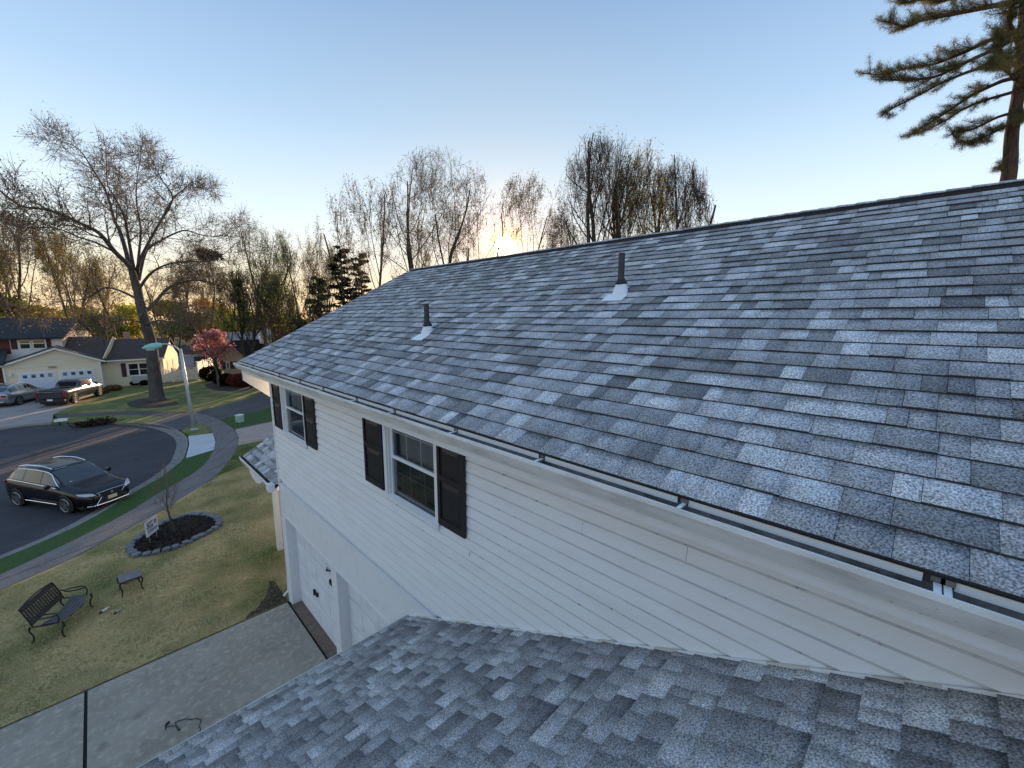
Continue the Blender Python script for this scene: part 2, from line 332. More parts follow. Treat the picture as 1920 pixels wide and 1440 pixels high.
# kerb with gutter pan, offset outwards from the asphalt edge
def offset(path, d):
    o = []
    for i, p in enumerate(path):
        t = (path[min(i+1, len(path)-1)]-path[max(i-1, 0)]).normalized(); nrm_ = Vector((t.y, -t.x, 0)); o.append(p+nrm_*d)
    return o
path = [ki_s[0]+d0*60]+ki_s+[ki_s[-1]+d1*60]
kerb_prof = [(-0.02, RZ-.1), (-0.02, RZ+.006), (.30, RZ+.012), (.36, -0.005), (.52, .008), (.52, -.3)]
rings = [[(q.x, q.y, z) for q in offset(path, d)] for d, z in kerb_prof]
kb = MB(); n = len(path); kb.add([p for r in rings for p in r], [(a*n+i, a*n+i+1, (a+1)*n+i+1, (a+1)*n+i) for a in range(len(rings)-1) for i in range(n-1)])
o = kb.build('kerb', 'kerb'); fixn(o); o['kind'] = 'structure'
def gpts(L, z=0.0): return [G(x, y, z).xy for x, y in L]
KO = offset(path, .515)   # lawn-side line of the kerb
ns = 1+4*5                # index of the straight part / curve
sw_in = [(0, 1078), (146, 1010), (242, 960), (292, 928), (350, 896), (379, 875), (392, 860), (401, 843), (405, 828), (399, 813), (388, 803), (372, 797)]
sw_out = [(0, 1106), (146, 1042), (242, 989), (292, 963), (379, 910), (400, 897), (426, 869), (439, 850), (445, 835), (447, 820), (443, 811), (432, 800), (410, 787), (385, 778), (360, 774)]
swi = smooth_path([(*G(x, y).xy, 0) for x, y in sw_in], 4); swo = smooth_path([(*G(x, y).xy, 0) for x, y in sw_out], 4)
e0 = (swi[0]-swi[3]).normalized()
swi = [swi[0]+e0*40]+swi; swo = [swo[0]+(swo[0]-swo[3]).normalized()*40]+swo
# sidewalk as slabs (flags) with joints: built as parts along its length
walk = bpy.data.objects.new('sidewalk', None); put(walk); walk['kind'] = 'structure'
def interp(path_, t):
    Ls = [0]
    for a, b in zip(path_, path_[1:]): Ls.append(Ls[-1]+(b-a).length)
    s = t*Ls[-1]
    for i in range(len(Ls)-1):
        if Ls[i+1] >= s: return path_[i].lerp(path_[i+1], (s-Ls[i])/max(1e-6, Ls[i+1]-Ls[i]))
    return path_[-1]
nfl = 26; lf = (swi[0]-swi[1]).length/sum((b-a).length for a, b in zip(swi, swi[1:]))
for i in range(nfl):
    t0, t1 = i/nfl, (i+1)/nfl; g = .0006
    if t1 < lf*.75: continue
    p = [interp(swi, t0+g), interp(swi, (t0+t1)/2), interp(swi, t1-g), interp(swo, t1-g), interp(swo, (t0+t1)/2), interp(swo, t0+g)]
    slab('paving_slab', p, -.12, .012+rnd.uniform(-.004, .004), 'walk', kind=None, parent=walk)
slab('walk_joint_bed', [q.xy for q in swi]+[q.xy for q in reversed(swo)], -.14, -.004, 'joint_black', kind=None, parent=walk)
# verge between kerb and sidewalk
verge = [q.xy for q in KO[:ns+6]]+[q.xy for q in reversed(swi[:ns+12])]
slab('verge_grass', verge, -.2, 0.0, 'lawn_green')
slab('verge_concrete', gpts([(353, 818), (399, 812.5), (404, 828), (401, 843.5), (349, 859), (352, 846), (355, 834)]), -.15, .014, 'walk_new')
slab('verge_island', gpts([(340, 808), (347, 803), (362, 796), (380, 795), (392, 801), (399, 811.5), (354, 817)]), -.15, .03, 'lawn_far')
# our front lawn
lawn = [q.xy for q in swo[:37]]+[(9, 36), (9, 24), (2.80, 11.6), (2.80, 11.0)]+gpts([(545, 1129), (0, 1366)])+[(-30, 10.6), (-30, swo[0].y)]
lawn = [q.xy for q in swo[:37]]+[(6.4, 24.5), (14, 24.5), (14, 11.0), (2.78, 11.0)]+[(-1.99, 11.0), (-34, 11.2)]
slab('front_lawn', lawn, -.2, -.002, 'lawn_straw')
# green ground right of the walk: lawn far side, tan path
slab('side_lawn', [(8, 24.5), (60, 24.5), (60, 56), (8, 56)], -.2, -.03, 'lawn_green')
slab('lawn_patch', gpts([(447, 828), (444, 836), (439, 850), (426, 869), (405, 893)])+[(6.4, 24.5), (14, 24.5)]+[G(560, 815).xy], -.2, .004, 'lawn_green')
slab('path', gpts([(441, 805.5), (480, 797.2), (600, 772), (600, 805), (480, 829), (446, 835.5), (448, 820)]), -.15, .018, 'walk_tan')
slab('side_lawn_strip', gpts([(410, 787), (443, 779), (480, 771), (600, 742), (600, 772), (480, 797), (439, 805.5), (432, 800)]), -.15, .006, 'lawn_green')
# neighbour's asphalt driveway
dr = [(262, 797), (290, 789), (317, 782), (262, 770.5), (300, 771.5), (317, 773), (340, 774), (360, 774), (409, 763), (447, 753), (480, 743), (492, 734), (487, 724), (475, 717), (600, 700), (600, 742), (480, 771), (443, 779), (410, 787), (432, 800), (400, 797), (362, 796), (347, 803), (339, 806), (325, 806), (306, 801), (285, 796)]
dr = [(262, 795), (300, 785), (310, 783), (296, 779), (262, 777), (180, 778), (110, 783), (100, 778.5), (180, 773.5), (262, 770.5), (317, 773), (340, 774), (360, 774), (409, 763), (447, 753), (480, 743), (492, 734), (487, 724), (475, 717), (600, 700), (600, 742), (480, 771), (443, 779), (410, 787), (425, 799), (398, 812), (380, 795), (362, 796), (347, 803), (339, 806), (325, 806), (306, 800), (285, 796)]
slab('neighbour_driveway', gpts(dr), -.15, .002, 'asphalt_drive')
# neighbour lawn and verge, and far concrete drive
slab('neighbour_lawn', gpts([(100, 777), (180, 773), (262, 770), (317, 772.5), (360, 773.5), (409, 762.5), (447, 752.5), (480, 742.5), (491, 734), (486, 724), (475, 716.5), (520, 700), (440, 690), (300, 700), (190, 728), (182, 737)]), -.2, .0, 'lawn_far')
slab('neighbour_verge', gpts([(97, 793), (97, 786), (110, 783.5), (180, 778.5), (262, 777.5), (296, 779.5), (309, 783), (285, 790), (262, 794), (200, 791.5), (160, 789.5)]), -.2, .004, 'lawn_far')
slab('concrete_driveway', gpts([(182, 737), (100, 777), (97, 791), (60, 795), (0, 802), (-160, 830), (-330, 800), (-200, 745), (20, 739)]), -.2, .008, 'far_drive')
# our driveway: slabs with black joints
dv = bpy.data.objects.new('driveway', None); put(dv); dv['kind'] = 'structure'
slab('driveway_bed', [(2.78, 10.97), (2.78, 1.0), (-14, 1.0), (-14, 10.97)], -.2, -.012, 'joint_black', kind=None, parent=dv)
def ys(i): return 10.955
for (x0, x1) in ((-.885, 2.74), (-4.9, -.935), (-9, -4.95)):
    for (y0, y1) in ((6.0, 10.93), (1.0, 5.97)):
        b_ = MB(); b_.box((x0, y0, -.15), (x1, y1, .006)); b_.build('driveway_slab', 'concrete', dv)
b_ = MB(); b_.box((2.785, 5.2, -.1), (3.06, 10.72, .02)); b_.build('garage_threshold', 'apron_brown', dv)
slab('soil_edge', [(2.77, 11.02), (2.77, 12.1), (2.68, 12.25), (2.6, 11.95), (2.5, 11.8), (2.42, 11.55), (2.28, 11.45), (2.18, 11.25), (1.98, 11.17), (1.8, 11.02)], -.1, .012, 'soil')
# ================================================================== MAIN HOUSE
WX, CY = 2.82, 10.97
house = thing('house', (7.15, 3, 0), 'white two storey house with grey shingle roofs filling the right of the view', 'house')
XE, ZE, S1, XR = 2.38, 6.25, .52, 7.15
ZR = ZE+S1*(XR-XE); YN, YF = -7.0, 11.58
k1 = math.hypot(1, S1)
# roof deck
roof = MB(); prof = [(XE+.01, ZE-.015), (XR, ZR-.015), (2*XR-XE, ZE-.015), (2*XR-XE, ZE-.17), (XR, ZR-.19), (XE+.01, ZE-.17)]
roof.prism([(x, YN, z) for x, z in prof], (0, YF-YN-.01, 0)); roof = roof.build('roof', 'far_roof', house); fixn(roof)
roof['label'] = 'upper roof of blended grey laminated shingles'
# shingle generator
cosr = lambda v: v
def shingle_rows(nrow, expo, length, wmin, wmax, seed):
    R = random.Random(seed); out = []
    for r in range(nrow):
        x = -R.uniform(0, wmax); prev_t = .5
        while x < length:
            wd = R.choice((R.uniform(wmin, wmin*1.7), R.uniform(wmin*1.4, wmax*.8), R.uniform(wmax*.55, wmax)))
            a, b = max(0, x), min(length, x+wd)
            if b-a > .02:
                q = R.random()
                tone = R.uniform(.76, .92) if q < .20 else (R.uniform(.16, .36) if q < .36 else R.uniform(.44, .70))
                band = 1.0 if R.random() < .34 else 0.0
                th = R.choice((.002, .003, .007, .009))
                out.append((r, a, b, tone, band, th))
            x += wd
    return out
def make_shingles(parent, rows, expo, frame, keep_area, overlap=.006):
    """frame(s,t,h) -> world point: s along slope up from the eave, t along course, h normal height.
    returns list of (score, verts(8), tone, band)"""
    res = []
    for (r, a, b, tone, band, th) in rows:
        s0 = r*expo; s1 = s0+expo+.004; g = .0012
        h0 = .010+th*1.1; h1 = .002
        # wedge: bottom (butt) thick, top thin
        P = [(s0, a+g, -.004), (s0, b-g, -.004), (s1, b-g, -.004), (s1, a+g, -.004), (s0, a+g, h0), (s0, b-g, h0), (s1, b-g, h1), (s1, a+g, h1)]
        V = [frame(*p) for p in P]
        c = sum((Vector(v) for v in V), Vector())/8
        d = c-CP; dep = d.dot(Wv)
        if dep > .3:
            px = 960+FPX*d.dot(Rv)/dep; py = 720-FPX*d.dot(Uv)/dep
            nrm_ = (Vector(V[5])-Vector(V[4])).cross(Vector(V[7])-Vector(V[4]))
            sc_ = abs(nrm_.dot(d.normalized()))/d.length_squared if (0 <= px <= 1920 and 0 <= py <= 1440) else 0
        else: sc_ = 0
        res.append((sc_, V, tone, band, parent))
    return res
SF = ((4, 5, 6, 7), (0, 1, 5, 4), (1, 2, 6, 5), (3, 0, 4, 7))
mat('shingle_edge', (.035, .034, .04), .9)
def shingle_obj(items, parent, name='shingle'):
    n = len(items); L = np.array(WM[parent.name].translation)
    V = np.array([v for it in items for v in it[1]], np.float32)-L.astype(np.float32)
    F = (np.array(SF, np.int32)[None]+(np.arange(n, dtype=np.int32)*8)[:, None, None]).reshape(-1, 4)
    me = bpy.data.meshes.new(name); me.vertices.add(len(V)); me.vertices.foreach_set('co', V.ravel()); me.loops.add(F.size); me.loops.foreach_set('vertex_index', F.ravel())
    me.polygons.add(len(F)); me.polygons.foreach_set('loop_start', np.arange(0, F.size, 4, dtype=np.int32)); me.polygons.foreach_set('loop_total', np.full(len(F), 4, np.int32))
    a = me.attributes.new('tone', 'FLOAT', 'POINT'); a.data.foreach_set('value', np.repeat([it[2] for it in items], 8).astype(np.float32))
    b = me.attributes.new('band', 'FLOAT', 'POINT'); vals = np.tile(np.array([0, 0, 1, 1, 0, 0, 1, 1], np.float32), n)*np.repeat([it[3] for it in items], 8).astype(np.float32); b.data.foreach_set('value', vals)
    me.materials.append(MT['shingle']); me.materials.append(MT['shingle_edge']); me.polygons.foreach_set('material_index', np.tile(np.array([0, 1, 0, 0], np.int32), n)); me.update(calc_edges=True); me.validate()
    return put(bpy.data.objects.new(name, me), parent)
up1 = Vector((1/k1, 0, S1/k1)); n1 = Vector((-S1/k1, 0, 1/k1)); E1 = .187
def fr1(s, t, h):
    s_, t_ = s, t
    p = Vector((XE-.012, YF, ZE-.012*S1))+up1*s_+n1*(h+.001)+Vector((0, -t_, 0)); return p
nr1 = int((XR-XE)*k1/E1)
items = make_shingles(roof, shingle_rows(nr1, E1, YF-YN, .09, .34, 3), E1, fr1, 0)
# lower roof
YE, ZL, S2 = 4.94, 2.95, .484; k2 = math.hypot(1, S2); XL = -7.0
lroof = MB(); lp = [(YE-.01, ZL-.015), (YE-13, ZL-.015+S2*12.99), (YE-13, ZL-.19+S2*12.99), (YE-.01, ZL-.16)]
lroof.prism([(XL, y, z) for y, z in lp], (WX-.026-XL, 0, 0)); lroof = lroof.build('roof', 'far_roof', house); fixn(lroof); lroof['label'] = 'lower roof in the foreground, its shingles running into the white wall'
E2 = .166
def fr2(s, t, h):
    return Vector((WX-.025-t, YE+.012, ZL-.012*S2))+Vector((0, -1/k2, S2/k2))*s+Vector((0, S2/k2, 1/k2))*(h+.001)
rows2 = shingle_rows(int(9.0/E2), E2, WX-XL, .08, .30, 5)
# the lower roof's blend is a shade darker
rows2 = [(r, a, b, t*.92, bd*(1 if rnd.random() < .5 else 0), th*.8) for (r, a, b, t, bd, th) in rows2]
items2 = make_shingles(lroof, rows2, E2, fr2, 0)
allit = sorted(items+items2, key=lambda i: -i[0])
for it in allit[:300]: shingle_obj([it], it[4])
for par in (roof, lroof):
    o = shingle_obj([i for i in allit[300:] if i[4] is par], par, 'shingle_field'); o['kind'] = 'stuff'
# ridge vent and caps
v_ = MB(); YV = 11.3
v_.prism([(XR-.17, YN, ZR-.17*S1+.008), (XR-.155, YN, ZR-.030), (XR, YN, ZR+.013), (XR+.155, YN, ZR-.030), (XR+.17, YN, ZR-.17*S1+.008)], (0, YV-YN, 0))
ventr = v_.build('ridge_vent', 'dark_cap', house); fixn(ventr)
y = YN; i = 0
while y < YV-.05:
    b_ = MB(); y1 = y+.24; lift = .012
    for sgn in (-1, 1):
        b_.add([(XR, y, ZR+.015), (XR+sgn*.165, y, ZR-.029), (XR+sgn*.165, y1, ZR-.025), (XR, y1, ZR+.020),
                (XR, y, ZR+.022), (XR+sgn*.165, y, ZR-.022), (XR+sgn*.165, y1, ZR-.012), (XR, y1, ZR+.033)],
               ((4, 5, 6, 7), (0, 1, 5, 4), (1, 2, 6, 5), (2, 3, 7, 6)))
    o = b_.build('ridge_cap', 'shingle', ventr)
    a = o.data.attributes.new('tone', 'FLOAT', 'POINT'); tv = rnd.uniform(.35, .8); a.data.foreach_set('value', [tv]*len(o.data.vertices))
    y += .2
# rake trim at the far gable, gable wall above
b_ = MB(); b_.prism([(XE+.02, YF-.02, ZE-.16), (XR, YF-.02, ZR-.19), (2*XR-XE-.02, YF-.02, ZE-.16), (2*XR-XE-.02, YF-.02, ZE-.32), (XR, YF-.02, ZR-.36), (XE+.02, YF-.02, ZE-.32)], (0, .025, 0)); fixn(b_.build('rake_board', 'white_trim', house))
b_ = MB(); b_.prism([(WX-.42, YF-.07, 5.78), (WX-.42, YF-.07, 6.05), (WX+.5, YF-.07, 6.5), (WX+.5, YF-.07, 5.0), (WX+.1, YF-.07, 5.32)], (0, .05, 0)); fixn(b_.build('eave_return', 'white_siding', house))
b_ = MB()
for dx in (-.16, -.11, -.06): b_.box((WX+dx-.008, YF-.078, 5.82), (WX+dx+.008, YF-.066, 5.97))
b_.build('eave_vent', 'far_roof_grey', house)
# walls: core body behind the boards
body = MB(); body.box((WX+.03, YN, 3.3), (2*XR-WX, CY-.03, 6.02)); body.box((WX+.35, YN, -.1), (2*XR-WX, CY-.03, 3.3))
body.prism([(WX+.03, CY-.05, 6.02), (XR, CY-.05, ZR-.2), (2*XR-WX, CY-.05, 6.02)], (0, -.1, 0))
body.build('wall', 'white_trim', house)
# window openings on the wall: (ylo, yhi) of the cased opening
WINS = [(4.08, 5.44, 4.70), (8.68, 10.15, 4.70)]
OPN = [(6.06+.0, 0)]
SH = .1365; zk = [5.701-SH*i for i in range(18)]
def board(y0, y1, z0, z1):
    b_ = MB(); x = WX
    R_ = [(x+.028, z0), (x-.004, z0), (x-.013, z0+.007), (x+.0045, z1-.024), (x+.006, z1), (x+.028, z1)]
    b_.add([(a, y0, c) for a, c in R_]+[(a, y1, c) for a, c in R_], ((0, 1, 2, 3, 4, 5), (11, 10, 9, 8, 7, 6), (0, 6, 7, 1), (1, 7, 8, 2), (2, 8, 9, 3), (3, 9, 10, 4))); b_.mi[-1] = 1; b_.mi[-3] = 1; b_.mi[-4] = 1  # butt edge and top strip painted darker as the shadow line
    o = b_.build('siding_board', ['white_siding', 'siding_shadow_line'], house); return o
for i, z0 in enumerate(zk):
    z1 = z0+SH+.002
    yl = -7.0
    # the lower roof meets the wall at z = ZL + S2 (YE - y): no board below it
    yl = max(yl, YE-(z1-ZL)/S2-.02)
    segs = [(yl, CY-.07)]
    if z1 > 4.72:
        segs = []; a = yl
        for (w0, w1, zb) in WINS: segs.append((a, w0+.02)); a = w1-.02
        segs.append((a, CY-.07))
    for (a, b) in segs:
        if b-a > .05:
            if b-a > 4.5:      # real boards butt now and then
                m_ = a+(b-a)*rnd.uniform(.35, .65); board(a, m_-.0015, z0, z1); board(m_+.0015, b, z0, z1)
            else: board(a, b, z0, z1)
b_ = MB(); b_.box((WX+.004, YN, 5.701+SH), (WX+.028, CY-.07, 6.0)); b_.build('frieze_board', 'white_trim', house)
# smooth header band over the garage, posts
b_ = MB(); b_.box((WX-.004, 4.3, 2.42), (WX+.04, CY-.06, 3.246)); b_.build('header_band', 'white_trim', house)
b_ = MB(); b_.box((WX-.012, 4.3, 2.40), (WX+.05, CY-.06, 2.455)); b_.build('head_casing', 'white_trim', house)
b_ = MB(); b_.box((WX-.006, CY-.25, -.02), (WX+.30, CY-.06, 2.40)); b_.build('garage_post', 'white_trim', house)
b_ = MB(); b_.box((WX-.006, 7.66, 0.0), (WX+.30, 7.93, 2.40)); b_.build('garage_post', 'white_trim', house)
b_ = MB(); b_.box((WX-.006, 4.3, 0.0), (WX+.30, 4.88, 2.40)); b_.build('garage_post', 'white_trim', house)
b_ = MB(); b_.box((WX+.04, 4.3, 2.35), (WX+.34, CY-.06, 2.42)); b_.box((WX+.05, 4.3, 2.42), (WX+.4, CY-.06, 3.3)); b_.build('garage_soffit', 'white_trim', house)
b_ = MB(); b_.box((WX-.018, CY-.07, -.02), (WX+.03, CY+.01, 6.0)); b_.build('corner_post', 'white_trim', house)
# end wall siding wedges seen edge on at the corner
b_ = MB()
for i in range(42):
    z0 = 5.84-SH*i
    b_.add([(WX+.03, CY+.002, z0), (WX+.03, CY+.034, z0), (WX+.03, CY+.012, z0+SH), (WX+.03, CY+.002, z0+SH), (2*XR-WX, CY+.002, z0), (2*XR-WX, CY+.034, z0), (2*XR-WX, CY+.012, z0+SH), (2*XR-WX, CY+.002, z0+SH)],
           ((0, 1, 2, 3), (7, 6, 5, 4), (0, 4, 5, 1), (1, 5, 6, 2)))
o = b_.build('end_wall_siding', 'white_siding', house); o['kind'] = 'stuff'; fixn(o)
# garage doors (recessed), each with horizontal sections
for (y0, y1) in ((7.93, 10.72), (4.88, 7.66)):
    b_ = MB(); b_.box((WX+.235, y0-.02, 0.02), (WX+.27, y1+.02, 2.42)); gd = b_.build('garage_door', 'garage_white', house)
    for k in range(4):
        b_ = MB(); z0 = .03+k*.58; b_.box((WX+.205, y0+.0, z0), (WX+.236, y1-.0, z0+.565))
        s_ = b_.build('door_panel', 'garage_white', gd)
        for j in range(4):
            w_ = (y1-y0)/4; ya = y0+j*w_+.09; yb = y0+(j+1)*w_-.09
        b_ = MB()
        for j in range(4):
            w_ = (y1-y0)/4; ya = y0+j*w_+.09; yb = y0+(j+1)*w_-.09
            b_.box((WX+.197, ya, z0+.10), (WX+.206, yb, z0+.46))
        b_.build('raised_panel', 'garage_white', gd)
# latch, light and number on the first garage door
hd = MB(); q0 = PX(590.5, 1108, WX+.19); hd.box((WX+.15, q0.y-.16, q0.z-.02), (WX+.2, q0.y, q0.z+.02)); hd.box((WX+.15, q0.y-.03, q0.z-.09), (WX+.2, q0.y+.01, q0.z+.05)); hd.box((WX+.15, q0.y-.2, q0.z-.05), (WX+.2, q0.y-.15, q0.z+.04)); hd.build('door_handle', 'black_metal', house)
q0 = PX(613, 1064, WX+.19); q1 = PX(621, 1071, WX+.19)
hd = MB(); hd.tube([q0, q0.lerp(q1, .5)+Vector((-.05, 0, 0)), q1], [.008, .022, .012], 8); hd.build('gooseneck_lamp', 'black_metal', house)
def text_mesh(s, size, M, m, name, parent, depth=.004):
    cu = bpy.data.curves.new(name, 'FONT'); cu.body = s; cu.size = size; cu.extrude = depth; cu.align_x = 'CENTER'; cu.align_y = 'CENTER'; cu.offset = size*.018
    t_ = bpy.data.objects.new(name, cu); me = bpy.data.meshes.new_from_object(t_); bpy.data.objects.remove(t_)
    me.transform(WM[parent.name].inverted() @ M); me.materials.append(MT[m]); o = bpy.data.objects.new(name, me); return put(o, parent)
qn = PX(624, 1098, WX+.18)
text_mesh('657', .20, Matrix.Translation((WX+.19, qn.y+.06, qn.z)) @ Matrix.Rotation(math.radians(-90), 4, 'Z') @ Matrix.Rotation(math.radians(90), 4, 'X'), 'black_metal', 'house_number', house, .012)
# windows
def window(w0, w1, zb, zt=5.86):
    f_ = MB(); x = WX
    cs = .075
    f_.box((x-.030, w1-cs, zb), (x+.03, w1, zt)); f_.box((x-.030, w0, zb), (x+.03, w0+cs, zt))
    f_.box((x-.032, w0, zt-.04), (x+.03, w1, zt+.06))
    wf = f_.build('window', 'white_trim', house)
    s_ = MB(); s_.add([(x-.045, w0+.0, zb+.0), (x-.045, w1, zb), (x+.03, w1, zb+.03), (x+.03, w0, zb+.03), (x-.045, w0, zb-.05), (x-.045, w1, zb-.05), (x+.03, w1, zb-.05), (x+.03, w0, zb-.05)], ((0, 1, 2, 3), (4, 5, 1, 0), (7, 6, 5, 4), (0, 3, 7, 4), (1, 5, 6, 2)))
    fixn(s_.build('sill', 'white_trim', wf))
    # jamb returns (deep white tracks), recess 9 cm
    j_ = MB(); j_.box((x+.03, w1-cs-.055, zb+.02), (x+.12, w1-cs+.01, zt)); j_.box((x-.005, w1-cs-.025, zb+.02), (x+.03, w1-cs+.002, zt)); j_.build('jamb', 'flange_white', wf); j_ = MB(); j_.box((x+.03, w0+cs-.01, zb+.02), (x+.12, w0+cs+.02, zt)); j_.build('jamb', 'flange_white', wf)
    a0, a1 = w0+cs+.02, w1-cs-.055; zm = zb+.60
    def sash(xs, z0, z1, zmun, nm):
        b_ = MB(); r = .035
        b_.box((xs, a0, z0), (xs+.035, a1, z0+r+.012)); b_.box((xs, a0, z1-r), (xs+.035, a1, z1)); b_.box((xs, a0, z0+r+.012), (xs+.035, a0+r, z1-r)); b_.box((xs, a1-r, z0+r+.012), (xs+.035, a1, z1-r))
        so_ = b_.build(nm, 'flange_white', wf)
        b_ = MB(); b_.add([(xs+.018, a0+r, z0+r), (xs+.018, a1-r, z0+r), (xs+.018, a1-r, z1-r), (xs+.018, a0+r, z1-r)], ((0, 3, 2, 1),)); b_.build('pane', 'pane_glass', wf)
        for t in (1/3, 2/3):
            b_ = MB(); yy = a0+r+(a1-a0-2*r)*t; b_.box((xs+.021, yy-.008, z0+r), (xs+.030, yy+.008, z1-r)); b_.build('muntin', 'flange_white', wf)
        b_ = MB(); b_.box((xs+.0215, a0+r, zmun-.008), (xs+.031, a1-r, zmun+.008)); b_.build('muntin', 'flange_white', wf)
    sash(x+.03, zm-.02, zt, zm+.38, 'upper_sash'); sash(x+.075, zb+.03, zm+.015, zb+.34, 'lower_sash')
    b_ = MB(); b_.add([(x+.052, a0+.01, zb+.04), (x+.052, a1-.01, zb+.04), (x+.052, a1-.01, zm), (x+.052, a0+.01, zm)], ((0, 3, 2, 1),)); b_.build('insect_screen', 'screen_mesh', wf)
    # insect screen bottom frame and room behind: dark box with blinds
    b_ = MB(); b_.box((x+.5, w0, zb), (x+.52, w1, zt)); b_.box((x+.12, w0, zb-.02), (x+.5, w1, zb)); b_.box((x+.12, w1, zb), (x+.5, w1+.02, zt)); b_.box((x+.12, w0-.02, zb), (x+.5, w0, zt)); b_.build('room', 'interior_dark', wf)
    b_ = MB()
    z = zb+.1
    while z < zt:
        b_.add([(x+.15, a0+.02, z), (x+.15, a1-.02, z), (x+.175, a1-.02, z+.028), (x+.175, a0+.02, z+.028)], ((0, 1, 2, 3),)); z += .036
    o = b_.build('blind', 'blind', wf); o['kind'] = 'stuff'
    return wf
# cut the core body where the windows are: the core wall is a box, so hollow it with a boolean-free approach
bd = bpy.data.objects['wall']
me = bd.data; bpy.data.objects.remove(bd)
body = MB()
def wall_with_openings():
    x0, x1 = WX+.03, WX+.12
    a = YN
    for (w0, w1, zb) in WINS:
        body.box((x0, a, 3.3), (x1, w0+.03, 6.02)); body.box((x0, w0+.03, 3.3), (x1, w1-.03, zb-.01)); a = w1-.03
    body.box((x0, a, 3.3), (x1, CY-.03, 6.02))
wall_with_openings()
body.box((WX+.55, YN, 3.3), (2*XR-WX, CY-.03, 6.02)); body.box((WX+.12, 10.30, 3.3), (WX+.55, CY-.03, 6.02)); body.box((WX+.35, YN, -.1), (2*XR-WX, CY-.03, 3.3))
body.prism([(WX+.03, CY-.05, 6.02), (XR, CY-.05, ZR-.2), (2*XR-WX, CY-.05, 6.02)], (0, -.1, 0))
body.build('wall', 'white_trim', house)
for (w0, w1, zb) in WINS: window(w0, w1, zb)
def shutter(y0, y1, z0, z1, x=WX-.016):
    b_ = MB(); t = .03; r = .055; zm = z0+(z1-z0)*.56
    b_.box((x-t, y0, z0), (x, y0+r, z1)); b_.box((x-t, y1-r, z0), (x, y1, z1)); b_.box((x-t, y0+r, z0), (x, y1-r, z0+.09)); b_.box((x-t, y0+r, z1-.07), (x, y1-r, z1)); b_.box((x-t, y0+r, zm-.035), (x, y1-r, zm+.035))
    b_.box((x-t*.45, y0+r, z0+.09), (x, y1-r, z1-.07))
    s_ = b_.build('shutter', 'shutter_black', house)
    for (a, b) in ((z0+.09, zm-.035), (zm+.035, z1-.07)):
        p_ = MB(); i0 = .02; i1 = .055; xx = x-t*.45; xo = x-t*.92
        ys_, ye_, zs_, ze_ = y0+r+i0, y1-r-i0, a+i0, b-i0
        p_.add([(xx, ys_, zs_), (xx, ye_, zs_), (xx, ye_, ze_), (xx, ys_, ze_), (xo, ys_+i1, zs_+i1), (xo, ye_-i1, zs_+i1), (xo, ye_-i1, ze_-i1), (xo, ys_+i1, ze_-i1)], ((4, 5, 6, 7), (0, 1, 5, 4), (1, 2, 6, 5), (2, 3, 7, 6), (3, 0, 4, 7)))
        fixn(p_.build('raised_panel', 'shutter_black', s_))
for (y0, y1) in ((3.545, 4.07), (5.46, 6.045), (8.12, 8.665), (10.16, 10.70)): shutter(y0, y1, 4.745, 5.85)
# gutter
GX = 2.27; gp_ = [(2.392, 6.205), (2.392, 6.075), (2.31, 6.075), (2.285, 6.125), (2.268, 6.165), (2.262, 6.178), (2.266, 6.205), (2.280, 6.205), (2.282, 6.196)]
def gutter_run(y0, y1):
    g_ = MB(); ip = [(x+.003 if i > 1 else x-.003, z+.003) for i, (x, z) in enumerate(gp_)]
    n = len(gp_); ring = lambda P, y: [(x, y, z) for x, z in P]
    g_.add(ring(gp_, y0)+ring(gp_, y1), [(i, i+1, n+i+1, n+i) for i in range(n-1)], 0)
    inn = [(2.389, 6.19), (2.389, 6.079), (2.312, 6.079), (2.288, 6.128), (2.271, 6.19)]
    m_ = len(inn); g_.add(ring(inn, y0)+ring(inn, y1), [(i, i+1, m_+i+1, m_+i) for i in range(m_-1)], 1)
    return g_
g_ = gutter_run(YN, 11.70); gut = g_.build('gutter', ['gutter_white', 'gutter_inside'], house)
b_ = MB(); b_.prism([(x, 11.70, z) for x, z in gp_[:7]], (0, .004, 0)); fixn(b_.build('gutter_end_cap', 'white_trim', gut))
hang = [(2.33, PX(x, y, 2.33).y) for x, y in ((470, 692), (519, 701), (557, 711), (600, 725), (662, 742), (733, 766), (848, 800), (1010, 850), (1278, 937), (1760, 1090), (1780, 1096))]
yy = sorted(h[1] for h in hang); yy = [-6, -4.8, -3.6, -2.4, -1.4]+yy
for a, b in zip(yy, yy[1:]+[11.72]):
    if b-a > .25:
        b_ = MB(); b_.box((2.381, a+.045, 6.186), (2.386, b-.02, 6.229)); b_.build('gutter_flange', 'flange_white', gut)
for h in yy:
    b_ = MB(); b_.box((2.266, h-.012, 6.197), (2.386, h+.012, 6.203)); b_.build('gutter_hanger', 'flange_white', gut)
    b_ = MB(); b_.box((2.372, h-.022, 6.204), (2.392, h+.022, 6.229)); b_.build('hanger_clip', 'gutter_inside', gut)
b_ = MB(); b_.box((2.374, YN, 6.230), (2.380, YF, 6.246)); b_.build('drip_edge', 'dark_cap', gut)
b_ = MB(); b_.box((2.394, YN, 5.98), (2.425, YF-.02, 6.215)); b_.box((2.425, YN, 5.955), (WX+.0, YF-.07, 5.985)); b_.build('fascia', 'white_trim', house)
